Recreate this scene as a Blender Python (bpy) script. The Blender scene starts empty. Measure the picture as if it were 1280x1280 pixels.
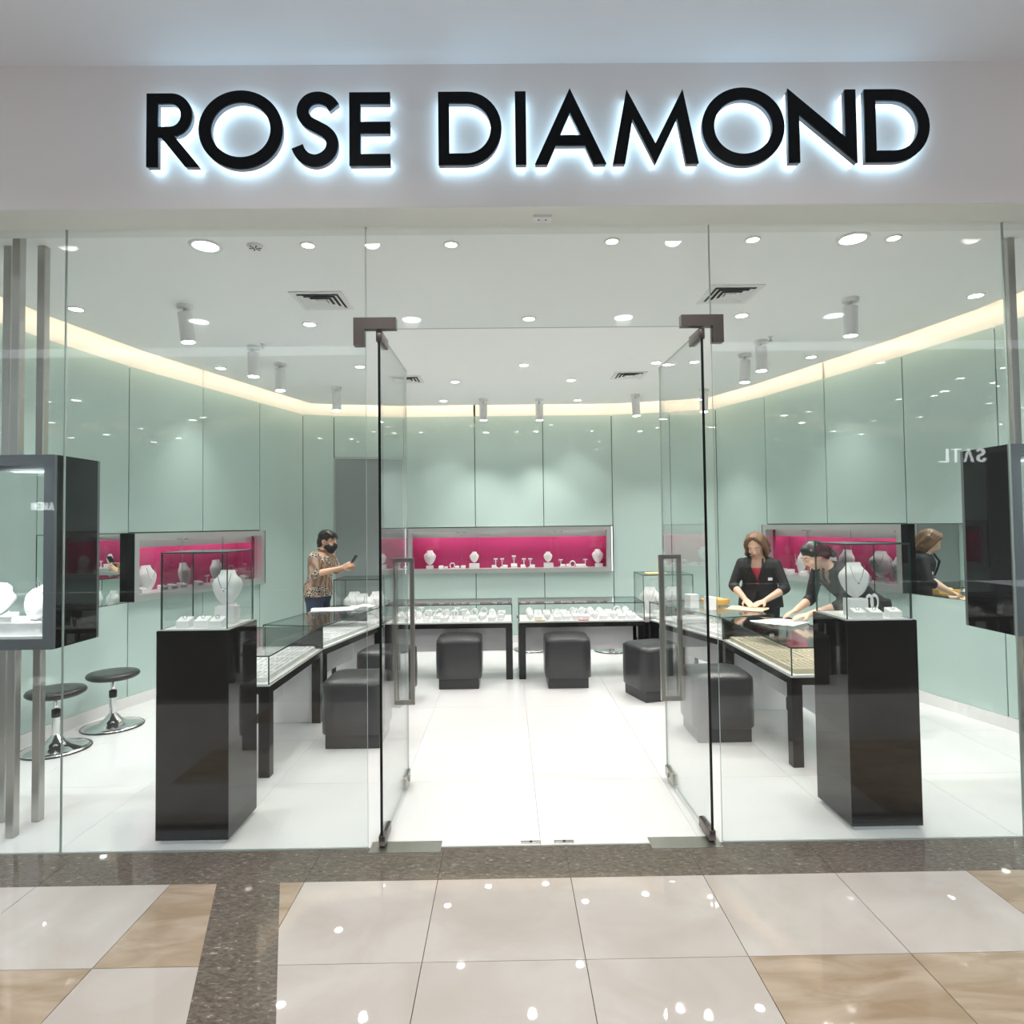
import bpy, bmesh, math, random
from mathutils import Vector, Matrix
random.seed(7)
PI = math.pi
scn = bpy.context.scene
col = scn.collection

# ------------------------------------------------------------------ camera
FPX, EYE, CAMD, ROLL, CY = 790.0, 1.6, 3.196, 0.0122, 630.0
VPX, VPY = 633.0, 655.0
def cam_axes():
    c, s = math.cos(ROLL), math.sin(ROLL)
    dx, dy = VPX-640, VPY-CY
    ux, uy = c*dx-s*dy, s*dx+c*dy
    yaw = math.atan2(-ux, FPX); pit = math.atan2(uy*math.cos(yaw), FPX)
    fw = Vector((math.sin(yaw)*math.cos(pit), math.cos(yaw)*math.cos(pit), math.sin(pit)))
    r0 = Vector((math.cos(yaw), -math.sin(yaw), 0)); u0 = r0.cross(fw)
    return c*r0-s*u0, s*r0+c*u0, fw
CR, CU, CF = cam_axes()
CPOS = Vector((0, -CAMD, EYE))
cd = bpy.data.cameras.new('camera'); cam = bpy.data.objects.new('camera', cd); col.objects.link(cam)
cd.sensor_fit = 'HORIZONTAL'; cd.sensor_width = 36; cd.lens = 36*FPX/1280; cd.shift_y = -(640-CY)/1280
cd.clip_start = 0.05; cd.clip_end = 200
M = Matrix((CR, CU, -CF)).transposed().to_4x4(); M.translation = CPOS
cam.matrix_world = M
scn.camera = cam
def ray(x, y): return CF+(x-640)/FPX*CR-(y-CY)/FPX*CU
def fz(x, y, z=0.0):
    d = ray(x, y); return CPOS+d*((z-EYE)/d.z)
def fy(x, y, Y=0.0):
    d = ray(x, y); return CPOS+d*((Y+CAMD)/d.y)

# ------------------------------------------------------------------ world and exposure
w = bpy.data.worlds.new('world'); scn.world = w; w.use_nodes = True
w.node_tree.nodes['Background'].inputs[0].default_value = (0.80, 0.86, 0.92, 1)
w.node_tree.nodes['Background'].inputs[1].default_value = 0.86
scn.view_settings.view_transform = 'Standard'; scn.view_settings.look = 'None'
scn.view_settings.exposure = 1.42; scn.view_settings.gamma = 1.0
scn.view_settings.use_curve_mapping = False

P_DOWN, P_SPOT, P_BIG, P_MALL, E_COVE = 18.5, 23, 21, 38, 4.5

# ------------------------------------------------------------------ materials
def new_mat(n):
    m = bpy.data.materials.new(n); m.use_nodes = True
    return m, m.node_tree.nodes, m.node_tree.links
def pbr(n, c, rough=0.5, metal=0.0, spec=0.5, coat=0.0, noise=0.0, nscale=20, bump=0.0, emit=None, es=0.0):
    m, N, L = new_mat(n); b = N['Principled BSDF']
    b.inputs['Base Color'].default_value = (*c, 1); b.inputs['Roughness'].default_value = rough
    b.inputs['Metallic'].default_value = metal; b.inputs['Specular IOR Level'].default_value = spec
    b.inputs['Coat Weight'].default_value = coat; b.inputs['Coat Roughness'].default_value = 0.03
    if emit: b.inputs['Emission Color'].default_value = (*emit, 1); b.inputs['Emission Strength'].default_value = es
    if noise or bump:
        tc = N.new('ShaderNodeTexCoord'); t = N.new('ShaderNodeTexNoise'); t.inputs['Scale'].default_value = nscale
        t.inputs['Detail'].default_value = 4; L.new(tc.outputs['Object'], t.inputs['Vector'])
        if noise:
            mr = N.new('ShaderNodeMapRange'); mr.inputs['To Min'].default_value = 1-noise; mr.inputs['To Max'].default_value = 1+noise
            L.new(t.outputs['Fac'], mr.inputs['Value'])
            vm = N.new('ShaderNodeVectorMath'); vm.operation = 'SCALE'; vm.inputs[0].default_value = c
            L.new(mr.outputs['Result'], vm.inputs['Scale']); L.new(vm.outputs['Vector'], b.inputs['Base Color'])
        if bump:
            bp = N.new('ShaderNodeBump'); bp.inputs['Strength'].default_value = bump; bp.inputs['Distance'].default_value = 0.01
            L.new(t.outputs['Fac'], bp.inputs['Height']); L.new(bp.outputs['Normal'], b.inputs['Normal'])
    return m
def emis(n, c, s):
    m, N, L = new_mat(n); N.remove(N['Principled BSDF'])
    e = N.new('ShaderNodeEmission'); e.inputs[0].default_value = (*c, 1); e.inputs[1].default_value = s
    L.new(e.outputs[0], N['Material Output'].inputs[0]); return m
def thin_glass(n, tint, f0=0.04, rough=0.0):
    m, N, L = new_mat(n); N.remove(N['Principled BSDF'])
    lw = N.new('ShaderNodeLayerWeight'); lw.inputs['Blend'].default_value = 0.5
    p = N.new('ShaderNodeMath'); p.operation = 'POWER'; p.inputs[1].default_value = 5; L.new(lw.outputs['Facing'], p.inputs[0])
    a = N.new('ShaderNodeMath'); a.operation = 'MULTIPLY_ADD'; a.inputs[1].default_value = 1-f0; a.inputs[2].default_value = f0
    L.new(p.outputs[0], a.inputs[0])
    t = N.new('ShaderNodeBsdfTransparent'); t.inputs[0].default_value = (*tint, 1)
    g = N.new('ShaderNodeBsdfGlossy'); g.inputs['Roughness'].default_value = rough
    mx = N.new('ShaderNodeMixShader'); L.new(a.outputs[0], mx.inputs[0]); L.new(t.outputs[0], mx.inputs[1]); L.new(g.outputs[0], mx.inputs[2])
    L.new(mx.outputs[0], N['Material Output'].inputs[0]); return m
def marble(n, c1, c2, scale, rough, c3=None, stretch=(1, 1, 1)):
    m, N, L = new_mat(n); b = N['Principled BSDF']; b.inputs['Roughness'].default_value = rough
    tc = N.new('ShaderNodeTexCoord'); mp = N.new('ShaderNodeMapping'); mp.inputs['Scale'].default_value = stretch
    mp.inputs['Rotation'].default_value = (0, 0, 0.5)
    oi = N.new('ShaderNodeObjectInfo'); ad = N.new('ShaderNodeVectorMath'); ad.operation = 'ADD'
    sc = N.new('ShaderNodeVectorMath'); sc.operation = 'SCALE'; sc.inputs[0].default_value = (7, 3, 5)
    L.new(oi.outputs['Random'], sc.inputs['Scale']); L.new(tc.outputs['Object'], ad.inputs[0]); L.new(sc.outputs[0], ad.inputs[1])
    L.new(ad.outputs[0], mp.inputs[0])
    t = N.new('ShaderNodeTexNoise'); t.inputs['Scale'].default_value = scale; t.inputs['Detail'].default_value = 8; t.inputs['Distortion'].default_value = 0.8
    L.new(mp.outputs[0], t.inputs['Vector'])
    cr = N.new('ShaderNodeValToRGB'); cr.color_ramp.elements[0].position = 0.35; cr.color_ramp.elements[1].position = 0.65
    cr.color_ramp.elements[0].color = (*c1, 1); cr.color_ramp.elements[1].color = (*c2, 1)
    if c3:
        e = cr.color_ramp.elements.new(0.72); e.color = (*c3, 1)
    L.new(t.outputs['Fac'], cr.inputs[0]); L.new(cr.outputs[0], b.inputs['Base Color']); return m

TEALG = pbr('teal_lacquered_glass', (0.50, 0.635, 0.595), 0.012, spec=0.5)
WDARK = pbr('dark_seam', (0.03, 0.06, 0.055), 0.5)
WHITE = pbr('white_paint', (0.80, 0.80, 0.79), 0.6)
LAMIN = pbr('white_laminate', (0.92, 0.91, 0.93), 0.4)
CREAM = pbr('cream_paint', (0.85, 0.82, 0.76), 0.7)
CEIL = pbr('ceiling_white', (0.92, 0.93, 0.93), 0.7)
FASC = pbr('fascia_paint', (0.84, 0.81, 0.805), 0.6)
SOFF = pbr('soffit_paint', (0.76, 0.77, 0.73), 0.5)
MCEIL = pbr('mall_ceiling_paint', (0.80, 0.815, 0.845), 0.7)
FLW = pbr('white_porcelain', (0.73, 0.73, 0.735), 0.12, noise=0.015, nscale=3)
GROUT = pbr('grout', (0.42, 0.42, 0.41), 0.8)
GRAN = marble('dark_granite', (0.085, 0.070, 0.058), (0.16, 0.135, 0.11), 38, 0.03, (0.36, 0.31, 0.25), (1, 2.2, 1))
TCRM = marble('cream_marble_tile', (0.40, 0.36, 0.33), (0.46, 0.43, 0.405), 2.2, 0.02)
TBRN = marble('tan_marble_tile', (0.27, 0.20, 0.135), (0.385, 0.31, 0.24), 3.2, 0.03, None, (1, 3.2, 1))
BLKG = pbr('black_lacquer', (0.004, 0.004, 0.0045), 0.03, spec=0.45)
BLKM = pbr('black_frame', (0.012, 0.012, 0.013), 0.12)
LEATH = pbr('black_leather', (0.040, 0.041, 0.044), 0.30, bump=0.15, nscale=60)
STEEL = pbr('brushed_steel', (0.50, 0.49, 0.46), 0.28, 1.0)
ALU = pbr('satin_aluminium', (0.66, 0.68, 0.67), 0.35, 0.8)
CHROME = pbr('chrome', (0.75, 0.76, 0.76), 0.08, 1.0)
BRONZE = pbr('dark_patch_metal', (0.16, 0.14, 0.13), 0.3, 1.0)
BOXG = pbr('grey_anodised', (0.17, 0.19, 0.205), 0.3, 0.6)
GLASS = thin_glass('facade_glass', (0.966, 0.984, 0.980))
CGLASS = thin_glass('case_glass', (0.985, 0.995, 0.992), 0.03)
GEDGE = pbr('glass_edge', (0.03, 0.07, 0.06), 0.15)
GEDGEL = pbr('glass_joint', (0.33, 0.40, 0.37), 0.3)
BEDGE = pbr('black_door_edge', (0.004, 0.006, 0.006), 0.2)
MIRR = pbr('mirror', (0.72, 0.80, 0.77), 0.01, 1.0)
PINK = pbr('magenta_backing', (0.46, 0.045, 0.15), 0.12)
PLAST = pbr('white_plastic', (0.80, 0.80, 0.80), 0.35)
JWHITE = pbr('white_leatherette', (0.84, 0.84, 0.84), 0.5)
JBEIGE = pbr('cream_velvet', (0.66, 0.58, 0.43), 0.8)
SILVER = pbr('silver', (0.80, 0.80, 0.82), 0.12, 1.0)
GOLD = pbr('gold', (0.85, 0.60, 0.24), 0.18, 1.0)
DOORG = pbr('grey_laminate', (0.26, 0.30, 0.30), 0.35)
LENS = emis('lamp_lens', (1.0, 0.98, 0.94), 12.0)
LENSW = emis('warm_lamp_lens', (1.0, 0.90, 0.70), 5.0)
LENSC = emis('cool_lamp_lens', (0.92, 0.98, 1.0), 6.0)
COVE = emis('cove_led', (1.0, 0.84, 0.64), E_COVE)
def opal():
    m, N, L = new_mat('opal_diffuser'); N.remove(N['Principled BSDF'])
    a = N.new('ShaderNodeBsdfDiffuse'); a.inputs[0].default_value = (.85, .87, .86, 1); t = N.new('ShaderNodeBsdfTranslucent'); t.inputs[0].default_value = (.55, .56, .55, 1)
    mx = N.new('ShaderNodeMixShader'); mx.inputs[0].default_value = .35; L.new(a.outputs[0], mx.inputs[1]); L.new(t.outputs[0], mx.inputs[2]); L.new(mx.outputs[0], N['Material Output'].inputs[0]); return m
OPAL = opal()
NLED = emis('niche_led', (1.0, 0.96, 0.93), 2.0)
DARKV = pbr('vent_void', (0.02, 0.02, 0.02), 0.9)
LBLK = pbr('letter_black', (0.003, 0.004, 0.006), 0.4, spec=0.15)
LRET = pbr('letter_return', (0.30, 0.30, 0.33), 0.4)
LGLOW = emis('letter_glow', (0.55, 0.82, 1.0), 1.5)
PAPER = pbr('paper', (0.82, 0.82, 0.84), 0.7)
YELLOW = pbr('yellow_card', (0.85, 0.68, 0.32), 0.6)
PEACH = pbr('peach_cloth', (0.86, 0.66, 0.44), 0.8)
ORANGE = pbr('orange_pouch', (0.78, 0.45, 0.13), 0.6)
BLACKP = pbr('black_plastic', (0.012, 0.012, 0.013), 0.35)
RUBBER = pbr('black_vinyl_seat', (0.02, 0.022, 0.022), 0.3)

# ------------------------------------------------------------------ mesh helpers
class MB:
    def __init__(s): s.v = []; s.f = []; s.m = []; s.sm = []
    def add(s, vs, fs, mi=0, sm=False):
        o = len(s.v); s.v += [tuple(v) for v in vs]
        for k, f in enumerate(fs):
            s.f.append(tuple(i+o for i in f)); s.m.append(mi[k] if isinstance(mi, (list, tuple)) else mi); s.sm.append(sm)
        return s
    def box(s, x0, x1, y0, y1, z0, z1, mi=0):
        vs = [(x, y, z) for z in (z0, z1) for y in (y0, y1) for x in (x0, x1)]
        return s.add(vs, [(0, 2, 3, 1), (4, 5, 7, 6), (0, 1, 5, 4), (2, 6, 7, 3), (0, 4, 6, 2), (1, 3, 7, 5)], mi)
    def slab(s, x0, x1, y0, y1, z0, z1, axis, edge=1):   # glass slab: big faces material 0, edges material `edge`
        mi = {'z': [0, 0] + [edge]*4, 'y': [edge, edge, 0, 0, edge, edge], 'x': [edge]*4+[0, 0]}[axis]
        return s.box(x0, x1, y0, y1, z0, z1, mi)
    def bbox(s, x0, x1, y0, y1, z0, z1, b=0.01, mi=0, seg=3):
        bm = bmesh.new(); bmesh.ops.create_cube(bm, size=1)
        for v in bm.verts: v.co = Vector(((x0+x1)/2+v.co.x*(x1-x0), (y0+y1)/2+v.co.y*(y1-y0), (z0+z1)/2+v.co.z*(z1-z0)))
        bmesh.ops.bevel(bm, geom=bm.edges[:], offset=b, segments=seg, profile=0.5, affect='EDGES')
        bm.verts.index_update(); s.add([v.co[:] for v in bm.verts], [[v.index for v in f.verts] for f in bm.faces], mi, seg > 1); bm.free(); return s
    def prism(s, poly, z0, z1, mi=0):
        n = len(poly); vs = [(p[0], p[1], z0) for p in poly]+[(p[0], p[1], z1) for p in poly]
        fs = [tuple(range(n-1, -1, -1)), tuple(range(n, 2*n))]+[(i, (i+1) % n, n+(i+1) % n, n+i) for i in range(n)]
        return s.add(vs, fs, mi)
    def tube(s, p0, p1, r0, r1=None, n=12, mi=0, cap=True, sm=True):
        p0, p1 = Vector(p0), Vector(p1); r1 = r0 if r1 is None else r1
        d = (p1-p0).normalized(); a = d.orthogonal().normalized(); b = d.cross(a)
        vs = [p+(a*math.cos(2*PI*i/n)+b*math.sin(2*PI*i/n))*r for p, r in ((p0, r0), (p1, r1)) for i in range(n)]
        s.add(vs, [(i, (i+1) % n, n+(i+1) % n, n+i) for i in range(n)], mi, sm)
        if cap: s.add(vs, [tuple(range(n-1, -1, -1)), tuple(range(n, 2*n))], mi)
        return s
    def lathe(s, prof, n=24, mi=0, c=(0, 0), sm=True):
        vs = [(c[0]+r*math.cos(2*PI*i/n), c[1]+r*math.sin(2*PI*i/n), z) for r, z in prof for i in range(n)]
        fs = [(k*n+i, k*n+(i+1) % n, (k+1)*n+(i+1) % n, (k+1)*n+i) for k in range(len(prof)-1) for i in range(n)]
        s.add(vs, fs, mi, sm)
        if prof[0][0] > 1e-5: s.add(vs[:n], [tuple(range(n-1, -1, -1))], mi)
        if prof[-1][0] > 1e-5: s.add(vs[-n:], [tuple(range(n))], mi)
        return s
    def loft(s, rings, mi=0, sm=True, cap=True):
        n = len(rings[0]); vs = [v for r in rings for v in r]
        s.add(vs, [(k*n+i, k*n+(i+1) % n, (k+1)*n+(i+1) % n, (k+1)*n+i) for k in range(len(rings)-1) for i in range(n)], mi, sm)
        if cap: s.add(vs, [tuple(range(n-1, -1, -1)), tuple(range(len(vs)-n, len(vs)))], mi, sm)
        return s
    def torus(s, c, R, r, axis='z', n=20, k=6, mi=0, arc=(0, 2*PI), rot=None):
        full = abs(arc[1]-arc[0]-2*PI) < 1e-6; N = n if full else n+1
        vs = []
        for i in range(N):
            t = arc[0]+(arc[1]-arc[0])*i/n
            for j in range(k):
                q = 2*PI*j/k; p = Vector(((R+r*math.cos(q))*math.cos(t), (R+r*math.cos(q))*math.sin(t), r*math.sin(q)))
                if axis == 'y': p = Vector((p.x, p.z, p.y))
                if axis == 'x': p = Vector((p.z, p.x, p.y))
                if rot: p = rot @ p
                vs.append(p+Vector(c))
        fs = [((i % N)*k+j, ((i+1) % N)*k+j, ((i+1) % N)*k+(j+1) % k, (i % N)*k+(j+1) % k) for i in range(n) for j in range(k)]
        return s.add(vs, fs, mi, True)
    def xf(s, mat):
        s.v = [tuple(mat @ Vector(v)) for v in s.v]; return s
    def mesh(s, name, mats):
        me = bpy.data.meshes.new(name); me.from_pydata(s.v, [], s.f)
        for m in (mats if isinstance(mats, (list, tuple)) else [mats]): me.materials.append(m)
        for p, i, q in zip(me.polygons, s.m, s.sm): p.material_index = i; p.use_smooth = q
        bm = bmesh.new(); bm.from_mesh(me); bmesh.ops.recalc_face_normals(bm, faces=bm.faces[:]); bm.to_mesh(me); bm.free()
        me.update(); return me
    def build(s, name, mats, parent=None, loc=(0, 0, 0), rz=0.0):
        return link(name, s.mesh(name, mats), parent, loc, rz)
def link(name, data, parent=None, loc=(0, 0, 0), rz=0.0):
    o = bpy.data.objects.new(name, data); col.objects.link(o); o.parent = parent
    o.location = loc; o.rotation_euler = (0, 0, rz); return o
def tag(o, label, cat, group=None, kind=None):
    o['label'] = label; o['category'] = cat
    if group: o['group'] = group
    if kind: o['kind'] = kind
    return o
def struct(o, label=None):
    o['kind'] = 'structure'
    if label: o['label'] = label
    return o
def thing(name, label, cat, loc=(0, 0, 0), rz=0.0, group=None):
    return tag(link(name, None, None, loc, rz), label, cat, group)
def copy_tree(o, parent=None, loc=None, rz=None, label=None, group=None):
    c = o.copy(); col.objects.link(c); c.parent = parent
    if loc is not None: c.location = loc
    if rz is not None: c.rotation_euler = (0, 0, rz)
    if label: c['label'] = label
    if group: c['group'] = group
    for ch in list(o.children): copy_tree(ch, c)
    return c
def lamp(parent, kind, loc, power, color=(1, 0.97, 0.93), size=0.08, spot=None, blend=0.6, aim=None):
    d = bpy.data.lights.new('bulb', kind); d.energy = power; d.color = color
    if kind == 'SPOT': d.spot_size = spot; d.spot_blend = blend; d.shadow_soft_size = size
    elif kind == 'AREA': d.shape = 'DISK'; d.size = size
    else: d.shadow_soft_size = size
    o = bpy.data.objects.new('bulb', d); col.objects.link(o); o.parent = parent; o.location = loc
    if aim is not None: o.rotation_euler = Vector(aim).to_track_quat('-Z', 'Y').to_euler()
    return o
def clip_poly(poly, a, b):        # keep the part to the left of the line a->b
    out = []
    def side(p): return (b[0]-a[0])*(p[1]-a[1])-(b[1]-a[1])*(p[0]-a[0])
    for i in range(len(poly)):
        p, q = poly[i], poly[(i+1) % len(poly)]; sp, sq = side(p), side(q)
        if sp >= 0: out.append(p)
        if (sp > 0 and sq < 0) or (sp < 0 and sq > 0):
            t = sp/(sp-sq); out.append((p[0]+(q[0]-p[0])*t, p[1]+(q[1]-p[1])*t))
    return out

# ================================================================== SETTING
ZC, ZG, ZF = 3.20, 3.075, 3.13          # shop ceiling, top of wall glass, top of the glazing
WALL = [(-3.66, .03), (-3.64, .71), (-3.56, 1.63), (-3.41, 2.54), (-3.16, 3.415), (-2.91, 4.29), (-2.66, 5.10), (-2.29, 5.24), (-1.39, 5.40),
        (-.42, 5.40), (.51, 5.40), (1.45, 5.40), (2.20, 5.22), (2.75, 5.00), (3.07, 4.22), (3.33, 3.33), (3.59, 2.44), (3.78, 1.60), (3.88, .71), (3.92, .03)]
def inset(pts, d):
    out = []
    for i, p in enumerate(pts):
        a = Vector(pts[max(i-1, 0)]); b = Vector(pts[min(i+1, len(pts)-1)])
        t = (b-a).normalized(); n = Vector((t.y, -t.x)); out.append((p[0]+n.x*d, p[1]+n.y*d))
    return out

# ---- shop floor: white porcelain tiles
fl = MB().box(-4.3, 4.4, -0.005, 6.1, -0.06, -0.012).build('floor', GROUT); struct(fl, 'white porcelain tile floor inside the jewellery shop')
tw = 0.80; gx, gy = fz(671, 1010).x, 0.0
tile_me = MB().box(-tw/2+.0008, tw/2-.0008, -tw/2+.0008, tw/2-.0008, -0.012, 0.0).mesh('floor_tile', FLW)
for i in range(-5, 5):
    for j in range(0, 7):
        cx, cy = gx+(i+.5)*tw, gy+(j+.5)*tw
        if -4.1 < cx < 4.4 and cy < 5.9: link('floor_tile', tile_me, fl, (cx, cy, 0))

# ---- mall floor
mf = MB().box(-12, 12, -13, -0.005, -0.06, -0.012).build('floor_mall', GRAN); struct(mf, 'polished marble and granite floor of the mall walkway')
YB = fz(640, 1098).y; GX0 = fz(547, 1101.5).x; TS = 0.60
sL = [fz(271, 1104), fz(232.5, 1280)]; sR = [fz(350, 1103), fz(345, 1280)]
def ext(a, b, t): return (a.x+(b.x-a.x)*t, a.y+(b.y-a.y)*t)
La, Lb = ext(*sL, -0.6), ext(*sL, 3.5); Ra, Rb = ext(*sR, -0.6), ext(*sR, 3.5)
g = 0.0015
YR = fz(640, 1201).y
row_y = [YB, YR, YR-TS, YR-2*TS, YR-3*TS]
def put_tile(poly, mat, name='floor_tile'):
    if len(poly) < 3: return
    a = 0.5*abs(sum(poly[i][0]*poly[(i+1) % len(poly)][1]-poly[(i+1) % len(poly)][0]*poly[i][1] for i in range(len(poly))))
    if a > 0.0008: MB().prism(poly, -0.012, 0.0).build(name, mat, mf)
for r in range(4):
    y1, y0 = row_y[r], row_y[r+1]
    for c in range(-6, 7):
        x0, x1 = GX0+c*TS, GX0+(c+1)*TS
        sq = [(x0+g, y0+g), (x1-g, y0+g), (x1-g, y1-g), (x0+g, y1-g)]
        for side in (0, 1):
            poly = clip_poly(sq, Lb, La) if side == 0 else clip_poly(sq, Ra, Rb)
            brown = (r == 0 and (c >= 4 or c in (-2,))) or (r == 1 and (c >= 2 or c == -3))or (r >= 2 and (c+r) % 5 == 0)
            put_tile(poly, TBRN if brown else TCRM)
strip = [(La[0], La[1]), (Lb[0], Lb[1]), (Rb[0], Rb[1]), (Ra[0], Ra[1])]
for k in range(4):
    y1, y0 = YB-0.62*k, YB-0.62*(k+1)
    p = clip_poly(strip, (-9, y0+.001), (9, y0+.001)); p = clip_poly(p, (9, y1), (-9, y1))
    put_tile(p, GRAN, 'granite_slab')
for c in range(-7, 8):
    x0 = GX0+c*TS
    put_tile([(x0+.0008, YB+.001), (x0+TS-.0008, YB+.001), (x0+TS-.0008, -0.005), (x0+.0008, -0.005)], GRAN, 'granite_slab')
MB().box(-3.7, 3.95, -0.006, 0.004, -0.012, 0.0025).build('threshold', ALU, fl)

# ---- curved shop wall: dark backing, teal lacquered glass pieces
def seg_mb(a, b, z0, z1, off, th, trim=0.005):
    a, b = Vector(a), Vector(b); t = (b-a).normalized(); n = Vector((t.y, -t.x))     # n points into the shop
    a2, b2 = a+t*trim, b-t*trim
    return MB().prism([tuple(a2+n*off), tuple(b2+n*off), tuple(b2+n*(off-th)), tuple(a2+n*(off-th))][::-1], z0, z1)
NZ0, NZ1 = 0.94, 1.555
niche_segs = {3: 'L', 4: 'L', 9: 'B', 8: 'B', 10: 'B', 14: 'R', 15: 'R'}
mirror_segs = {2, 16}
walls = {}
for nm, lab in (('wall_left', 'curved shop wall behind the round stools clad in pale teal glass panels'), ('wall_back', 'back shop wall clad in pale teal glass panels'), ('wall_right', 'curved shop wall behind the women clad in pale teal glass panels')):
    walls[nm] = struct(link(nm, None), lab)
for i in range(len(WALL)-1):
    a, b = WALL[i], WALL[i+1]
    wn = walls['wall_left' if i < 6 else 'wall_back' if i < 12 else 'wall_right']
    # substrate behind the glass, with an opening where a display niche sits
    spans = [(0, NZ0), (NZ1, 3.06)] if i in niche_segs else [(0, 3.06)]
    for z0, z1 in spans: seg_mb(a, b, z0, z1, -0.012, 0.03, -0.01).build('backing_board', WDARK, wn)
    seg_mb(a, b, 3.06, 3.50, -0.002, 0.04, -0.012).build('cove_back', CREAM, wn)
    if i == 7: pieces = [(2.52, ZG)]
    elif i in niche_segs: pieces = [(0.10, NZ0-.005), (NZ1+.012, ZG)]
    elif i in mirror_segs: pieces = [(0.10, NZ0-.006), (NZ1+.006, ZG)]
    else: pieces = [(0.10, ZG)]
    for z0, z1 in pieces: seg_mb(a, b, z0, z1, 0.0, 0.010).build('glass_panel', TEALG, wn)
    if i in mirror_segs: seg_mb(a, b, NZ0, NZ1, 0.0, 0.010).build('mirror_panel', MIRR, wn)
    if i != 7:
        bb = seg_mb(a, b, 0.0, 0.097, 0.008, 0.02, -0.004).build('baseboard', WHITE, wn)

# ---- shop ceiling with the cove gap, and the roof over the cove
inn = inset(WALL, 0.16)
cpoly = [(-3.50, 0.03)]+inn[1:-1]+[(3.76, 0.03)]
ce = MB().prism(cpoly[::-1], ZC, ZC+0.05).build('ceiling', CEIL); struct(ce, 'white plaster shop ceiling with a lit cove along the wall')
MB().box(-4.6, 4.7, 0.03, 6.3, 3.50, 3.56).build('cove_roof', CREAM, ce)
for i in range(1, len(inn)-2):        # LED tape lying on the ceiling edge, out of sight from below
    seg_mb(inn[i], inn[i+1], ZC+.052, ZC+.062, -0.02, 0.03, 0.01).build('led_tape', COVE, ce)
# ---- fascia, soffit and mall ceiling
FZ0 = ZF; MZ = 3.83
fa = MB().box(-9, 9, -0.20, -0.12, FZ0, MZ+0.3).build('wall_fascia', FASC); struct(fa, 'plain painted fascia above the glazed shopfront')
MB().box(-9, 9, -0.20, 0.029, FZ0-.004, FZ0-.0005).build('soffit', SOFF, fa)
MB().box(-9, 9, 0.03, 0.10, FZ0, 3.60).build('header', WHITE, fa)
mc = MB().box(-12, 12, -4.6, -0.20, MZ, MZ+0.1).build('ceiling_mall', MCEIL); struct(mc, 'plain mall walkway ceiling in front of the sign')
for s, x0, x1 in (('left', -9, -3.66), ('right', 3.92, 9)):
    p = MB().box(x0, x1, -0.10, 0.03, 0, FZ0).build('wall_pier_'+s, FASC); struct(p, 'painted pier beside the glazed shopfront')
# opposite side of the mall, seen only as reflections
ow = MB().box(-16, 16, -13.3, -13.0, 0, 6).build('wall_opposite', pbr('opposite_wall', (0.10, 0.095, 0.09), 0.6)); struct(ow, 'dark shopfronts on the other side of the mall')

# ---- shopfront glazing
def pane(n, x0, x1, z0, z1, label, edge=GEDGEL):
    o = MB().slab(x0+.002, x1-.002, -.006, .006, z0, z1, 'y').build('window_%d' % n, [GLASS, edge])
    return struct(o, label)
GX = [-3.655, -2.222, -0.703, 1.057, 2.577, 3.915]
DZ = 2.588
pane(1, GX[0], GX[1], .004, ZF, 'clear glass shopfront pane before the hanging showcase by the round stools')
pane(2, GX[1], GX[2], .004, ZF, 'clear glass shopfront pane before the plinth by the stools-side door')
pane(3, GX[2], GX[3], DZ+.012, ZF, 'clear glass transom over the open doors')
pane(4, GX[3], GX[4], .004, ZF, 'clear glass shopfront pane before the plinth near the women')
pane(5, GX[4], GX[5], .004, ZF, 'clear glass shopfront pane before the black hanging showcase')
HL, HR = -0.637, 1.010
def leaf(n, hx, sgn, ang, label):
    d = struct(link('door_%d' % n, None, None, (hx, 0.0, 0.0), ang), label)
    Wd = 0.80
    MB().slab(-.006, .006, 0.0, Wd, .02, DZ-.004, 'x').build('glass_leaf', [GLASS, GEDGEL], d)
    MB().box(-.0065, .0065, -.003, .0, .05, DZ-.03).build('edge_strip', BEDGE, d)
    for s in (-1, 1):                       # pull handles, one on each face
        h = MB(); y = Wd-.14; zb, zt = 0.52, 1.40; x = s*.055; r = .0125
        h.box(x-r, x+r, y-r, y+r, zb, zt)
        for z in (zb+.012, zt-.012): h.box(min(0, x-r*s), max(0, x-r*s), y-r, y+r, z-r, z+r)
        h.build('pull_handle', STEEL, d)
    MB().bbox(-.016, .016, -.004, .16, .008, .060, .004).build('floor_hinge', BRONZE, d)
    MB().bbox(-.016, .016, -.004, .16, DZ-.052, DZ+.002, .004).build('patch_hinge', BRONZE, d)
    lk = MB().bbox(-.016, .016, Wd-.16, Wd, .02, .085, .004).build('corner_lock', STEEL, d)
    MB().tube((-.026, Wd-.08, .055), (.026, Wd-.08, .055), .018, n=14).build('lock_cylinder', STEEL, lk)
leaf(1, HL, 1, math.radians(-0.5), 'glass door leaf on the side of the stools swung open into the shop')
leaf(2, HR, -1, math.radians(1.5), 'glass door leaf on the side of the women swung open into the shop')
def patch(x, s, lab):
    pl = [(x, DZ-.075), (x+s*.055, DZ-.075), (x+s*.055, DZ+.008), (x+s*.215, DZ+.008), (x+s*.215, DZ+.066), (x, DZ+.066)]
    m = MB().prism([(p[0], p[1]) for p in pl], -.022, .022).xf(Matrix.Rotation(PI/2, 4, 'X'))
    tag(m.build('patch_fitting', BRONZE), lab, 'door fitting')
patch(GX[2]-.06, 1, 'dark L-shaped metal patch holding the stools-side door to the transom')
patch(GX[3]+.06, -1, 'dark L-shaped metal patch holding the women-side door to the transom')
tag(MB().box(GX[2]+.01, GX[2]+.36, -.055, .055, 0, .004).build('floor_plate', STEEL), 'steel floor spring cover under the stools-side door hinge', 'floor plate')
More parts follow.
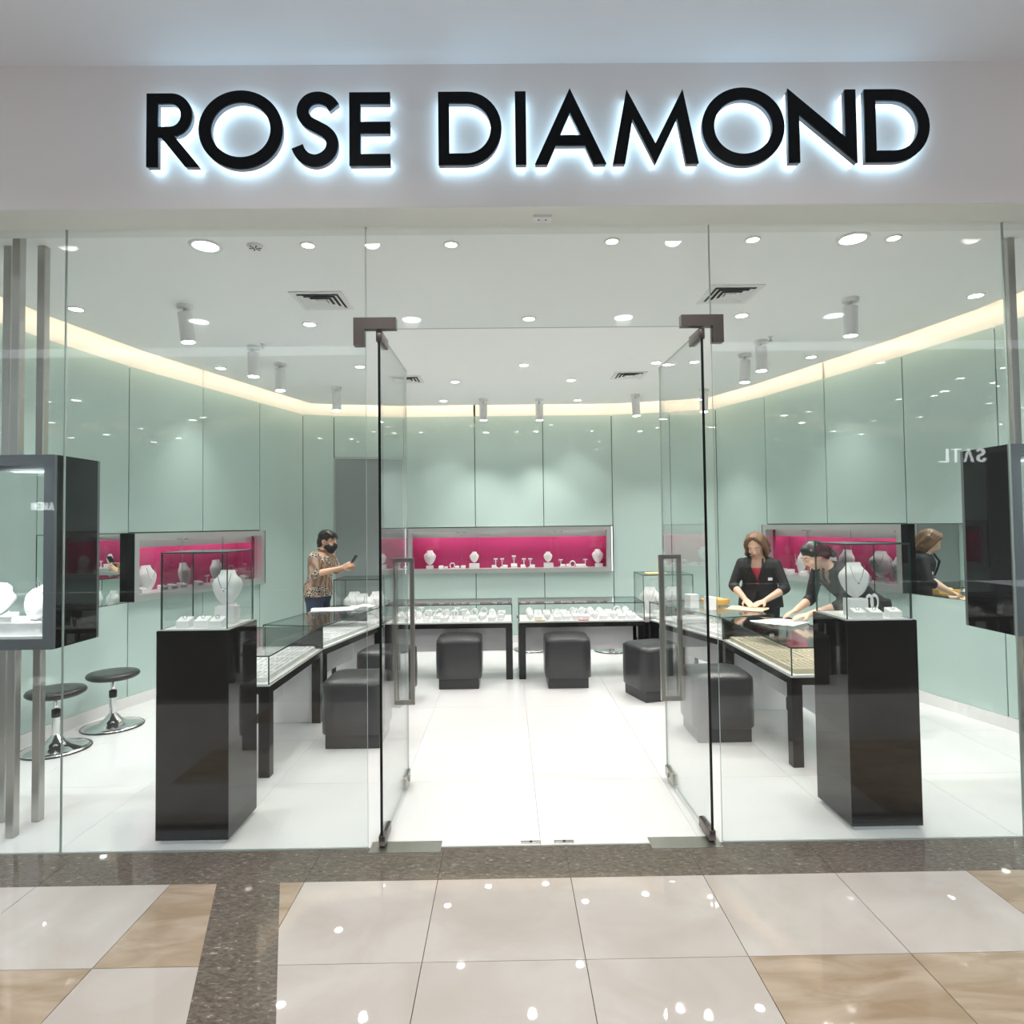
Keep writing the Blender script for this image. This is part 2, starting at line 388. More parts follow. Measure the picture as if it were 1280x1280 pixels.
tag(MB().box(GX[3]-.36, GX[3]-.01, -.055, .055, 0, .004).build('floor_plate', STEEL), 'steel floor spring cover under the women-side door hinge', 'floor plate')
for i, (px, lab) in enumerate(((664, 'small floor bolt socket nearer the stools-side door'), (706, 'small floor bolt socket nearer the women-side door'))):
    p = fz(px, 1057); b = thing('floor_bolt_socket', lab+' on the threshold', 'bolt socket', (p.x, .03, 0))
    MB().bbox(-.05, .05, -.012, .012, 0, .004, .0015).build('plate', STEEL, b); MB().tube((0, 0, .002), (0, 0, .006), .008).build('hole', DARKV, b)
so = fz(678, 268, FZ0)
b = thing('power_socket', 'small white power socket under the fascia above the doors', 'socket', (so.x, -.09, FZ0-.018))
MB().bbox(-.045, .045, -.03, .03, 0, .018, .004).build('plate', PLAST, b)
for s in (-1, 1): MB().tube((s*.018, -.005, -.001), (s*.018, -.005, .004), .005, n=8).build('pin_hole', DARKV, b)

# ================================================================== SIGN LETTERS
def arc(cx, cy, rx, ry, a0, a1, n=20):
    return [(cx+rx*math.cos(math.radians(a0+(a1-a0)*i/n)), cy+ry*math.sin(math.radians(a0+(a1-a0)*i/n))) for i in range(n+1)]
def spline_S(t=0.082):
    k = [(.575, .80), (.50, .885), (.375, .93), (.245, .905), (.165, .815), (.155, .70), (.225, .60), (.345, .53), (.47, .455), (.545, .35), (.535, .215), (.445, .115), (.325, .072), (.20, .10), (.115, .18), (.075, .265)]
    P = [Vector(p) for p in k]; c = []
    for i in range(len(P)-1):
        p0, p1, p2, p3 = P[max(i-1, 0)], P[i], P[i+1], P[min(i+2, len(P)-1)]
        for j in range(5):
            u = j/5; c.append(.5*((2*p1)+(p2-p0)*u+(2*p0-5*p1+4*p2-p3)*u*u+(3*p1-p0-3*p2+p3)*u**3))
    c.append(P[-1]); l, r = [], []
    for i, p in enumerate(c):
        d = (c[min(i+1, len(c)-1)]-c[max(i-1, 0)]).normalized(); n = Vector((-d.y, d.x)); l.append(tuple(p+n*t)); r.append(tuple(p-n*t))
    return [l+r[::-1]]
S_ = 0.155
GLY = {
 'D': [[(0, 0), (.40, 0)]+arc(.40, .5, .50, .5, -90, 90)+[(0, 1)], [(S_, S_), (S_, 1-S_)]+arc(.40, .5, .345, .345, 90, -90)],
 'O': [arc(.55, .5, .565, .535, 0, 354, 59), arc(.55, .5, .40, .375, 360, 6, 59)],
 'I': [[(0, 0), (S_, 0), (S_, 1), (0, 1)]],
 'E': [[(0, 0), (.57, 0), (.57, S_), (S_, S_), (S_, .44), (.57, .44), (.57, .595), (S_, .595), (S_, 1-S_), (.57, 1-S_), (.57, 1), (0, 1)]],
 'R': [[(0, 0), (S_, 0), (S_, .40), (.20, .40), (.53, 0), (.725, 0), (.375, .425)]+arc(.34, .705, .285, .295, -75, 90, 14)+[(0, 1)],
       [(S_, .545), (S_, .86)]+arc(.32, .7025, .15, .1575, 90, -90, 14)],
 'A': [[(0, 0), (.175, 0), (.29, .255), (.70, .255), (.815, 0), (.99, 0), (.495, 1.04)], [(.352, .395), (.495, .71), (.638, .395)]],
 'M': [[(0, 0), (.17, 0), (.285, .62), (.595, .0), (.905, .62), (1.02, 0), (1.19, 0), (.985, 1.02), (.595, .275), (.205, 1.02)]],
 'N': [[(0, 0), (S_, 0), (S_, .66), (.95, -.01), (.95, 1), (.95-S_, 1), (.95-S_, .345), (0, 1.02)]],
 'S': spline_S(),
 'T': [[(.22, 0), (.22+S_*.6, 0), (.22+S_*.6, .9), (.52, .9), (.52, 1), (0, 1), (0, .9), (.22, .9)]],
 'V': [[(0, 0), (.14, 0), (.5, .84), (.86, 0), (1, 0), (.57, 1), (.43, 1)]],
 'L': [[(0, 0), (.48, 0), (.48, .1), (.1, .1), (.1, 1), (0, 1)]],
}
def glyph_mesh(ch, x0, x1, z0, z1, y0, y1, mat, shrink=0.0, mirror=False):
    g_ = GLY[ch]; xs = [p[0] for c in g_ for p in c]; lo, hi = min(xs), max(xs)
    cu = bpy.data.curves.new('g', 'CURVE'); cu.dimensions = '2D'; cu.fill_mode = 'BOTH'; cu.extrude = (y1-y0)/2; cu.offset = -shrink
    for c in g_:
        sp = cu.splines.new('POLY'); sp.points.add(len(c)-1); sp.use_cyclic_u = True
        for q, p in zip(sp.points, c):
            u = (p[0]-lo)/(hi-lo)
            if mirror: u = 1-u
            q.co = (x0+(x1-x0)*u, z0+(z1-z0)*p[1], 0, 1)
    o = bpy.data.objects.new('g', cu); me = bpy.data.meshes.new_from_object(o)
    me.transform(Matrix.Translation((0, (y0+y1)/2, 0)) @ Matrix.Rotation(PI/2, 4, 'X'))
    me.materials.clear(); me.materials.append(mat); bpy.data.objects.remove(o); return me
LY = -0.262
lz0, lz1 = fy(640, 206.5, LY).z, fy(640, 115.5, LY).z
letters = [('R', 184, 250, 'opening R of the first word'), ('O', 249, 354, 'round O between R and S'), ('S', 365, 424, 'curved S between O and E'), ('E', 437, 488, 'E ending the first word'),
           ('D', 548, 627, 'opening D of the second word, before I'), ('I', 644, 657.5, 'narrow I between D and A'), ('A', 668, 757, 'pointed A between I and M'), ('M', 765, 872, 'splayed M between A and O'),
           ('O', 877, 980, 'round O between M and N'), ('N', 984.5, 1069.5, 'N between O and the last D'), ('D', 1080, 1161, 'closing D of the second word, after N')]
for ch, a, b_, lab in letters:
    ym = 160-(a-640)*.006
    xa, xb = fy(a, ym, LY).x, fy(b_, ym, LY).x
    t = thing('sign_letter', 'black backlit sign letter on the fascia, '+lab, 'sign letter', ((xa+xb)/2, -.2, lz0), 0, 'backlit letters of the shop sign')
    hw = (xb-xa)/2; H = lz1-lz0
    link('face', glyph_mesh(ch, -hw, hw, 0, H, LY+.2-.008, LY+.2, LBLK), t)
    link('return', glyph_mesh(ch, -hw, hw, 0, H, LY+.2, LY+.2+.024, LRET, .0015), t)
    link('light_block', glyph_mesh(ch, -hw, hw, 0, H, LY+.2+.024, -.004, LGLOW, .003), t)
# two lit signs across the mall
OL = emis('opposite_sign_light', (0.95, 0.98, 1.0), 2.6)
def far_sign(word, px0, px1, py0, py1, lab, gp, thin=.003):
    Yv = 12.95
    xs = sorted((fy(px0, py0, Yv).x, fy(px1, py0, Yv).x)); z0, z1 = fy(px0, py1, Yv).z, fy(px0, py0, Yv).z
    n = len(word); W = (xs[1]-xs[0]); cw = W/n
    for i, ch in enumerate(word):              # read from the shop, the word runs towards -x
        c = xs[1]-(i+.5)*cw; hw = cw*.38
        t = thing('far_sign_letter', lab % ('A' if ch == 'V' else ch, i+1), 'sign letter', (c, -13, z0), 0, gp)
        link('tube', glyph_mesh(ch, -hw, hw, 0, z1-z0, .0, .05, OL, thin, mirror=True), t)
far_sign('SVTL', 1172, 1235, 561, 578, 'lit white letter %s, place %d in the tall sign across the mall', 'lit letters across the mall')
far_sign('AMEN', 38, 67, 628, 638, 'lit white letter %s, place %d in the small sign across the mall', 'small lit letters across the mall', .002)

# ================================================================== CEILING FIXTURES
def down_proto(r, mat, lab, name='downlight', grp='recessed downlights in the shop ceiling'):
    t = thing(name, lab, 'downlight', (0, 0, 0), 0, grp)
    MB().lathe([(r*.80, .001), (r*.82, -.006), (r, -.008), (r*1.06, -.002), (r*1.06, .001)], 24).build('trim_ring', PLAST, t)
    MB().lathe([(0.0001, -.0035), (r*.8, -.0035)], 24).build('lens', mat, t)
    return t
def place_downs(pts, r, mat, power, lab, spot=2.3, color=(1, .97, .93), **k):
    pr = down_proto(r, mat, lab, **k); lamp(pr, 'SPOT', (0, 0, -.03), power, color, .04, spot, .9)
    for i, p in enumerate(pts):
        o = pr if i == 0 else copy_tree(pr)
        if isinstance(p[1], str): o['label'] = lab+p[1]; p = p[0]
        v = fz(p[0], p[1], ZC); o.location = (v.x, v.y, ZC-.001)
DL = [((387, 405), 'just behind the square diffuser by the stools-side door patch'), ((661, 398), 'over the middle of the doorway, just inside the transom'), ((927, 394), 'just behind the square diffuser by the women-side door patch'),
      ((450, 458), 'between the stools-side door leaf and the spotlights on that side'), ((655, 456), 'over the open floor in the middle of the shop'), ((820, 453), 'at the far top corner of the women-side door leaf'),
      ((569, 477), 'over the floor before the back counter by the man'), ((714, 475), 'over the floor before the back counter with tags'), ((868, 452), 'seen through the women-side door leaf')]
DW = [((276, 460), 'beside the lit cove above the wall showcase by the stools'), ((1014, 446), 'beside the lit cove above the wall showcase behind the women'), ((95, 386), 'beside the lit cove above the round stools'),
      ((1220, 369), 'beside the lit cove above the black hanging showcase'), ((554, 501), 'near the back wall over the first bust of its showcase'), ((722, 500), 'near the back wall over the last busts of its showcase')]
place_downs(DL, .055, LENS, P_DOWN, 'small white recessed downlight ', 2.0)
place_downs(DW, .055, LENS, P_DOWN, 'small white recessed downlight ', 1.35)
place_downs([(385, 306), (564, 305), (765, 301), (941, 299), (1117, 297)], .042, LENSW, P_DOWN*.6, 'tiny warm recessed spot in the row just inside the glass front', grp='warm spots inside the glass front', color=(1, .86, .66))
place_downs([(257, 307)], .085, LENSC, P_BIG, 'large round cool white downlight over the plinth by the stools', grp='large front downlights', color=(.95, .99, 1))
place_downs([(1066, 298)], .085, LENSC, P_BIG, 'large round cool white downlight over the plinth by the women', grp='large front downlights', color=(.95, .99, 1))
# surface-mounted tilting spotlights
def spot_fix(px, py, tilt, lab, aim):
    v = fz(px, py, ZC); t = thing('ceiling_spotlight', lab, 'spotlight', (v.x, v.y, ZC), 0, 'white cylinder spotlights')
    MB().lathe([(.058, 0), (.058, -.022), (.05, -.03), (.0001, -.03)], 20).build('canopy', PLAST, t)
    MB().tube((0, 0, -.025), (0, 0, -.075), .011).build('stem', ALU, t)
    d = Vector((tilt[0], tilt[1], -1)).normalized(); p0 = Vector((0, 0, -.06)); p1 = p0+d*.21
    c = MB().tube(p0, p1, .050, n=24); c.tube(p0-d*.004, p0, .044, .050, n=24).build('can', PLAST, t)
    MB().tube(p1, p1+d*.002, .043, n=24).build('lens', LENS, t)
    lamp(t, 'SPOT', p1+d*.02, P_SPOT, (1, .97, .93), .04, 1.5, .8, aim=d)
for px, py, tl, lab, k in [(231, 381, (.1, .05), 'white cylinder spotlight nearest the hanging showcase and round stools', 0), (317, 433, (0, 0), 'white cylinder spotlight over the counter by the wall showcase by the stools', 0),
        (350, 454, (.02, .0), 'white cylinder spotlight beside a sprinkler above the wall showcase by the stools end', 0), (421, 484, (0, .0), 'white cylinder spotlight above the man with the phone', 0),
        (1063, 373, (0, .06), 'white cylinder spotlight nearest the black hanging showcase', 0), (951, 426, (0, 0), 'white cylinder spotlight above the woman leaning on papers', 0),
        (931, 443, (-.02, .02), 'white cylinder spotlight above the woman in the red top', 0), (794, 493, (.06, .0), 'white cylinder spotlight by the far end of the back wall showcase', 0),
        (674, 499, (0, .06), 'white cylinder spotlight over the middle of the back wall showcase', 0), (604, 499, (.0, .06), 'white cylinder spotlight over the start of the back wall showcase', 0),
        (880, 487, (-.04, .0), 'white cylinder spotlight seen past the women-side door leaf', 0)]:
    spot_fix(px, py, tl, lab, None)
def diffuser(c0, lab, w=.36):
    t = thing('air_diffuser', lab, 'air vent', (c0[0], c0[1], ZC), 0, 'square air diffusers')
    h = w/2; fr = MB()
    for s0, s1 in ((h, h-.035),):
        fr.box(-s0, s0, -s0, -s1, -.008, .0); fr.box(-s0, s0, s1, s0, -.008, 0); fr.box(-s0, -s1, -s1, s1, -.008, 0); fr.box(s1, s0, -s1, s1, -.008, 0)
    fr.build('frame', PLAST, t)
    MB().box(-h+.03, h-.03, -h+.03, h-.03, -.0015, -.0005).build('void', DARKV, t)
    for k in range(3):
        o = h-.045-k*.035; m = MB()
        a_, b_ = [(-o, -o, -.016), (o, -o, -.016), (o, o, -.016), (-o, o, -.016)], [(s*(o-.026), q*(o-.026), -.003) for s, q in ((-1, -1), (1, -1), (1, 1), (-1, 1))]
        m.loft([a_, b_], sm=False, cap=False); m.build('louvre', PLAST, t)
    MB().box(-.035, .035, -.035, .035, -.014, -.003).build('centre_plate', PLAST, t)
for (px, py), lab in (((403, 375.5), 'square white air diffuser near the dark patch of the stools-side door'), ((912, 367.5), 'square white air diffuser near the dark patch of the women-side door'),
                      ((508, 474), 'square white air diffuser behind the stools-side door leaf'), ((786, 469), 'square white air diffuser behind the women-side door leaf')):
    v = fz(px, py, ZC); diffuser((v.x, v.y), lab, .36 if py < 400 else .34)
v = fz(319, 307, ZC); t = thing('ceiling_speaker', 'small round grille beside the large cool downlight', 'speaker', (v.x, v.y, ZC))
MB().lathe([(.045, 0), (.045, -.006), (.03, -.016), (.0001, -.018)], 20).build('housing', PLAST, t)
for k in range(6):
    a = k*PI/3; MB().bbox(.006, .034, -.003, .003, -.0185, -.0115, .0008, seg=1).xf(Matrix.Rotation(a, 4, 'Z')).build('slot', DARKV, t)
for px, py, lab in ((328, 430, 'small sprinkler head beside the spotlight above the counter by the stools'), (963, 421, 'small sprinkler head beside the spotlight above the papers')):
    v = fz(px, py, ZC); t = thing('sprinkler', lab, 'sprinkler', (v.x, v.y, ZC))
    MB().lathe([(.022, 0), (.022, -.004), (.007, -.008), (.007, -.03)], 12).build('body', ALU, t)
    MB().lathe([(.018, -.038), (.018, -.040)], 12).build('deflector', ALU, t); MB().box(-.012, .012, -.002, .002, -.04, -.026).build('yoke', ALU, t)
# mall walkway lamps, above and behind the photographer
mp = None
for x in (-5.6, -3.3, -1.0, 1.3, 3.6, 5.9):
    for y in (-1.55, -3.6):
        if mp is None:
            mp = tag(link('mall_downlight', None), 'round recessed downlight in the mall walkway ceiling', 'downlight', 'mall walkway downlights')
            MB().lathe([(.10, .001), (.105, -.006), (.125, -.006), (.125, .001)], 24).build('trim_ring', PLAST, mp); MB().lathe([(.0001, -.003), (.1, -.003)], 24).build('lens', LENSC, mp); o = mp
            lamp(mp, 'SPOT', (0, 0, -.04), P_MALL, (1, .97, .94), .08, 2.6, .9)
        else: o = copy_tree(mp)
        o.location = (x, y, MZ-.001)

# ================================================================== JEWELLERY DISPLAY STANDS (shared meshes, copied as things)
def bust_mesh(w=.17, h=.20, d=.05):
    m = MB(); rings = []
    prof = [(0, .12), (.08, .42), (.2, .66), (.34, .84), (.5, .96), (.62, 1.0), (.72, .9), (.82, .66), (.90, .52), (1.0, .46)]
    for v, ww in prof:
        r = []
        for k in range(16):
            a = 2*PI*k/16; x = math.cos(a)*w/2*ww; y = math.sin(a)
            y = (-d*(.35+.65*ww) if y < 0 else d*.25)*abs(y)
            r.append((x, y-.0*v, h*v))
        rings.append(r)
    return m.loft(rings)
def tilt(mb, ang):
    mb.xf(Matrix.Rotation(ang, 4, 'X')); z = min(v[2] for v in mb.v); return mb.xf(Matrix.Translation((0, 0, -z)))
BUST = tilt(bust_mesh(), -.12).mesh('bust', JWHITE)
SBUST = tilt(bust_mesh(.075, .075, .028), -.35).mesh('bust', JWHITE)
def chain_mesh(w, h, z0, y, r=.0018, n=22):
    m = MB(); pts = []
    for i in range(n+1):
        u = -1+2*i/n; pts.append(Vector((u*w, y-.004*(1-abs(u)), z0-h*(1-u*u))))
    for a, b in zip(pts, pts[1:]): m.tube(a, b, r, n=5, cap=False)
    return m
_lb = bust_mesh(.21, .25, .07); _lc = MB()
for q in range(3):
    c_ = chain_mesh(.045+.006*q, .07+.03*q, .228, -.062-.006*q, .0022); _lc.add(c_.v, c_.f, 0, True)
for m_ in (_lb, _lc): m_.xf(Matrix.Rotation(-.85, 4, 'X'))
_z = min(v[2] for v in _lb.v)
for m_ in (_lb, _lc): m_.xf(Matrix.Translation((0, 0, -_z)))
LBUST = _lb.mesh('bust', JWHITE); LCHAIN = _lc.mesh('necklace', SILVER)
CHAIN = chain_mesh(.038, .09, .185, -.042).mesh('necklace', SILVER)
PEND = MB().lathe([(.0001, -.008), (.008, 0), (.0001, .008)], 10).xf(Matrix.Translation((0, -.052, .088))).mesh('pendant', SILVER)
RINGB = MB().add([(-.035, -.03, 0), (.035, -.03, 0), (.035, .03, 0), (-.035, .03, 0), (-.035, -.03, .036), (.035, -.03, .036), (.035, .03, .055), (-.035, .03, .055)],
                 [(0, 3, 2, 1), (4, 5, 6, 7), (0, 1, 5, 4), (1, 2, 6, 5), (2, 3, 7, 6), (3, 0, 4, 7)]).mesh('block', JWHITE)
RING = MB().torus((0, 0, .056), .010, .0022, 'y', 14, 6).mesh('ring', SILVER)
TST = MB().tube((0, 0, 0), (0, 0, .095), .006, n=10).tube((-.028, 0, .095), (.028, 0, .095), .007, n=10).lathe([(.03, 0), (.03, .01), (.008, .016)], 14).mesh('stand', JWHITE)
EARR = MB().lathe([(.0001, .066), (.005, .074), (.0001, .084)], 8, c=(-.02, -.008)).lathe([(.0001, .066), (.005, .074), (.0001, .084)], 8, c=(.02, -.008)).mesh('earrings', SILVER)
BANG = MB().torus((0, 0, .05), .032, .007, 'y', 20, 8, arc=(-.9, PI+.9)).box(-.03, .03, -.02, .02, 0, .018).mesh('bangle_stand', JWHITE)
BANGJ = MB().torus((0, 0, .05), .041, .002, 'y', 20, 6, arc=(.2, PI-.2)).mesh('bracelet', SILVER)
PLN = MB().bbox(-.06, .06, -.04, .04, 0, .06, .003, seg=1).mesh('plinth', JWHITE)
def put(kind, loc, rz, label, group, s=1.0, cat=None):
    P = {'bust': ('necklace_bust', [('bust', BUST), ('necklace', CHAIN), ('pendant', PEND)], 'necklace bust'),
         'sbust': ('pendant_bust', [('bust', SBUST)], 'pendant bust'),
         'lbust': ('necklace_bust', [('bust', LBUST), ('necklace', LCHAIN)], 'necklace bust'),
         'ring': ('ring_block', [('block', RINGB), ('ring', RING)], 'ring stand'),
         'tst': ('earring_stand', [('stand', TST), ('earrings', EARR)], 'earring stand'),
         'bang': ('bracelet_stand', [('bangle_stand', BANG), ('bracelet', BANGJ)], 'bracelet stand'),
         'plinth': ('display_block', None, 'display block')}[kind]
    if P[1] is None:
        o = link(P[0], PLN, None, loc, rz); tag(o, label, P[2], group)
    else:
        o = thing(P[0], label, P[2], loc, rz, group)
        for n, me in P[1]: link(n, me, o)
    o.scale = (s, s, s) if not isinstance(s, tuple) else s
    return o
def loc2w(org, rz, p):
    c, s = math.cos(rz), math.sin(rz); return (org[0]+c*p[0]-s*p[1], org[1]+s*p[0]+c*p[1], p[2])

# ================================================================== WALL SHOWCASES (niches)
def niche(a, b, lab, proud, npane):
    a, b = Vector(a), Vector(b); t_ = (b-a).normalized(); L = (b-a).length
    # local frame: x along the wall, -y into the shop
    rz = math.atan2(t_.y, t_.x)
    root = thing('wall_showcase', lab, 'showcase', (a.x, a.y, NZ0), rz, 'wall showcases')
    H = NZ1-NZ0; dp = .30; f = .055; fl_ = .06
    fr = []
    for n, bx in (('frame_bar', (0, L, H-f, H)), ('frame_bar', (0, L, 0, fl_)), ('frame_bar', (0, f, fl_, H-f)), ('frame_bar', (L-f, L, fl_, H-f))):
        MB().box(bx[0], bx[1], -proud, .03, bx[2], bx[3]).build(n, ALU, root)
    for x0, x1 in ((-.006, -.0005), (L+.0005, L+.006)): MB().box(x0, x1, -proud-.003, -.001, 0, H).build('end_cheek', BLKM, root)
    MB().box(.005, L-.005, dp, dp+.01, 0, H).build('back_panel', PINK, root)
    MB().box(.0, L, .03, dp, fl_-.03, fl_-.012).build('shelf', WHITE, root)
    MB().box(.0, L, .03, dp+.01, H-.02, H-.001).build('top_board', WHITE, root)
    for x0, x1 in ((0, .012), (L-.012, L)): MB().box(x0, x1, .03, dp, fl_-.03, H-.02).build('side_board', PINK, root)
    MB().box(.013, L-.013, .10, .112, H-.135, H-.021).build('valance', OPAL, root)
    MB().box(.05, L-.05, .12, .14, H-.03, H-.021).build('led_strip', NLED, root)
    w_ = (L-2*f)/npane
    for k in range(npane):
        y = -.01 if k % 2 else .0
        gp = MB().slab(f+k*w_, f+(k+1)*w_+.01*(k < npane-1), y, y+.006, fl_+.002, H-f-.002, 'y').build('glass_door', [CGLASS, GEDGEL], root)
        MB().bbox(f+k*w_+(w_-.07 if k % 2 == 0 else .02), f+k*w_+(w_-.02 if k % 2 == 0 else .07), y-.014, y-.001, H-f-.018, H-f-.004, .003, seg=1).build('lock', STEEL, gp)
    n = max(2, int(L/.9))
    for k in range(n):
        d = bpy.data.lights.new('led_light', 'AREA'); d.shape = 'RECTANGLE'; d.size = L/n*.9; d.size_y = .03; d.energy = 0.6; d.color = (1, .95, .93)
        o = bpy.data.objects.new('led_light', d); col.objects.link(o); o.parent = root; o.location = (L*(k+.5)/n, .130, H-.034)
    return root, rz, (a.x, a.y), L
NS = NZ0+.06-.012
_, rzb, ob, Lb_ = niche((-1.33, 5.40), (1.41, 5.40), 'long wall showcase with magenta backing on the back wall', .05, 4)
def bx(px): return (px-633)*8.72/790
back_items = [('plinth', 536, .8, .055), ('bust', 536, 1.0, .055), ('ring', 551, .9, 0), ('ring', 557, .7, 0), ('bang', 565, 1.0, .0), ('ring', 571, .8, 0), ('ring', 578.5, .9, 0), ('plinth', 592, 1.15, 0), ('bust', 592, .75, .08),
    ('tst', 619, 1.35, .02), ('ring', 617, .9, 0), ('tst', 627, 1.35, .02), ('ring', 631, .9, 0), ('tst', 642, 1.7, .03), ('ring', 642, 1.2, 0), ('tst', 654.5, 1.3, .02), ('ring', 653, .9, 0), ('tst', 662.5, 1.3, .03), ('ring', 665, .9, 0),
    ('plinth', 685.5, 1.1, 0), ('bust', 685, .72, .075), ('tst', 701, 1.1, .02), ('ring', 703, .9, 0), ('bang', 715, 1.1, 0), ('ring', 710, .9, 0), ('ring', 722, .9, 0), ('tst', 732, 1.1, .02), ('ring', 728, .9, 0), ('plinth', 749, .85, 0), ('bust', 748, .95, .055)]
NAMES = {'bust': 'white necklace bust', 'ring': 'small white ring block', 'tst': 'white T-bar earring stand', 'bang': 'white bracelet stand', 'plinth': 'white display block', 'sbust': 'small white pendant bust', 'lbust': 'large white leaning necklace bust'}
for i, (k, px, s, dz) in enumerate(back_items):
    yy = 5.40+.17+(.05 if k in ('tst', 'bust') else (0 if k == 'plinth' else -.04)); dz2 = dz if k == 'bust' else 0
    if k == 'plinth': yy = 5.62
    put(k, (bx(px), yy, NS+dz2), 0, NAMES[k]+' inside the back wall showcase', 'stands in the back wall showcase', s if k != 'tst' else (1, 1, s))
for a, b, lab, wh, seq in (((-3.41, 2.54), (-2.91, 4.29), 'wall showcase with magenta backing on the wall behind the round stools', 'beside the round stools', 'bbrbtbr'), ((3.07, 4.22), (3.59, 2.44), 'wall showcase with magenta backing behind the two women', 'behind the two women', 'rbtbbrbb')):
    ro, rz, og, L = niche(a, b, lab, .07, 3)
    kinds = {'b': 'bust', 'r': 'ring', 't': 'tst'}
    n = len(seq)*2
    for i in range(n):
        c = seq[(i//2) % len(seq)] if i % 2 == 0 else random.choice('rrt')
        x = .14+(L-.28)*i/(n-1); k = kinds[c]
        if k == 'bust':
            if i % 4 == 0: put('plinth', loc2w(og, rz, (x, .19, NS)), rz, 'white display block in the wall showcase '+wh, 'stands in the wall showcase '+wh, .8)
            put('bust', loc2w(og, rz, (x, .17, NS+(.052 if i % 4 == 0 else .003))), rz+random.uniform(-.5, .5), 'white necklace bust in the wall showcase '+wh, 'stands in the wall showcase '+wh, 1.25)
        else: put(k, loc2w(og, rz, (x, .10, NS)), rz, NAMES[k]+' in the wall showcase '+wh, 'stands in the wall showcase '+wh, 1.05)
# grey flush door at the back
a, b = Vector(WALL[7]), Vector(WALL[8]); rz = math.atan2(b.y-a.y, b.x-a.x); Ld = (b-a).length
dr = struct(link('door_3', None, None, (a.x, a.y, 0), rz), 'grey flush staff door beside the back wall showcase')
MB().box(.012, Ld-.012, -.004, .03, .008, 2.50).build('door_panel', DOORG, dr)
MB().box(.0, .012, -.012, .03, 0, 2.515).build('jamb', ALU, dr); MB().box(Ld-.012, Ld, -.012, .03, 0, 2.515).build('jamb', ALU, dr); MB().box(.012, Ld-.012, -.012, .03, 2.50, 2.515).build('jamb', ALU, dr)
MB().tube((Ld-.10, -.004, 1.02), (Ld-.10, -.05, 1.02), .010).tube((Ld-.10, -.05, 1.02), (Ld-.22, -.05, 1.02), .009).build('door_handle', STEEL, dr)

# ================================================================== GLASS COUNTERS
CT, CDK, CRB = .775, .59, .53        # glass top, deck, underside of the rail
def counter(p0, p1, side, depth, label, end_panel=(False, True), grp='low glass counters'):
    """p0 to p1 is the customer edge; side = +1 when the staff side lies left of p0->p1"""
    p0, p1 = Vector(p0), Vector(p1); t_ = (p1-p0).normalized(); L = (p1-p0).length; rz = math.atan2(t_.y, t_.x)
    root = thing('glass_counter', label, 'counter', (p0.x, p0.y, 0), rz, grp); s = side; D = depth
    def yb(y0, y1): return (min(s*y0, s*y1), max(s*y0, s*y1))
    def bx_(x0, x1, y0, y1, z0, z1): return MB().box(x0, x1, *yb(y0, y1), z0, z1)
    for x0 in (0, L-.07): bx_(x0, x0+.07, 0, .07, 0, CRB).build('leg', BLKM, root)
    for x0 in (0, L-.05): bx_(x0, x0+.05, D-.05, D, 0, CRB).build('leg', BLKM, root)
    bx_(0, L, 0, D, CRB, CDK-.012).build('rail_frame', BLKM, root)
    bx_(.002, L-.002, .002, D-.002, CDK-.012, CDK).build('deck', WHITE, root)
    bx_(.07, L-.07, D*.55, D*.55+.015, .24, CRB).build('modesty_panel', LAMIN, root)
    for e, x0 in ((0, .03), (1, L-.05)):
        if end_panel[e]: bx_(x0, x0+.018, .07, D-.05, 0.002, CRB).build('end_panel', LAMIN, root)
    g_ = .008
    MB().slab(0, L, *yb(0, D), CT-g_, CT, 'z').build('glass_top', [CGLASS, GEDGE], root)
    MB().slab(.001, L-.001, *yb(.0, g_), CDK, CT-g_-.001, 'y').build('glass_front', [CGLASS, GEDGE], root)
    MB().slab(.001, L-.001, *yb(D-g_, D), CDK, CT-g_-.001, 'y').build('glass_back', [CGLASS, GEDGE], root)
    for x0 in (.0, L-g_): MB().slab(x0, x0+g_, *yb(g_+.001, D-g_-.001), CDK, CT-g_-.001, 'x').build('glass_end', [CGLASS, GEDGE], root)
    return root, rz, (p0.x, p0.y), L, s, D
CL1 = counter((-1.53, .90), (-1.53, 2.075), 1, .55, 'low glass counter with black legs beside the plinth near the round stools')
CL2 = counter((-1.53, 2.085), (-1.275, 3.345), 1, .55, 'low glass counter angled towards the man, papers on its top')
CB1 = counter((-1.265, 3.36), (.05, 3.36), 1, .52, 'low glass counter at the back next to the corner case by the man', (False, False))
CB2 = counter((.115, 3.36), (1.42, 3.36), 1, .52, 'low glass counter at the back holding a yellow and a pink tag', (False, False))
CR1 = counter((1.84, .93), (1.84, 2.235), -1, .56, 'low glass counter with cream trays beside the plinth near the women')
CR2 = counter((1.84, 2.245), (1.475, 3.40), -1, .55, 'low glass counter angled towards the back, pouch and cloth on its top')
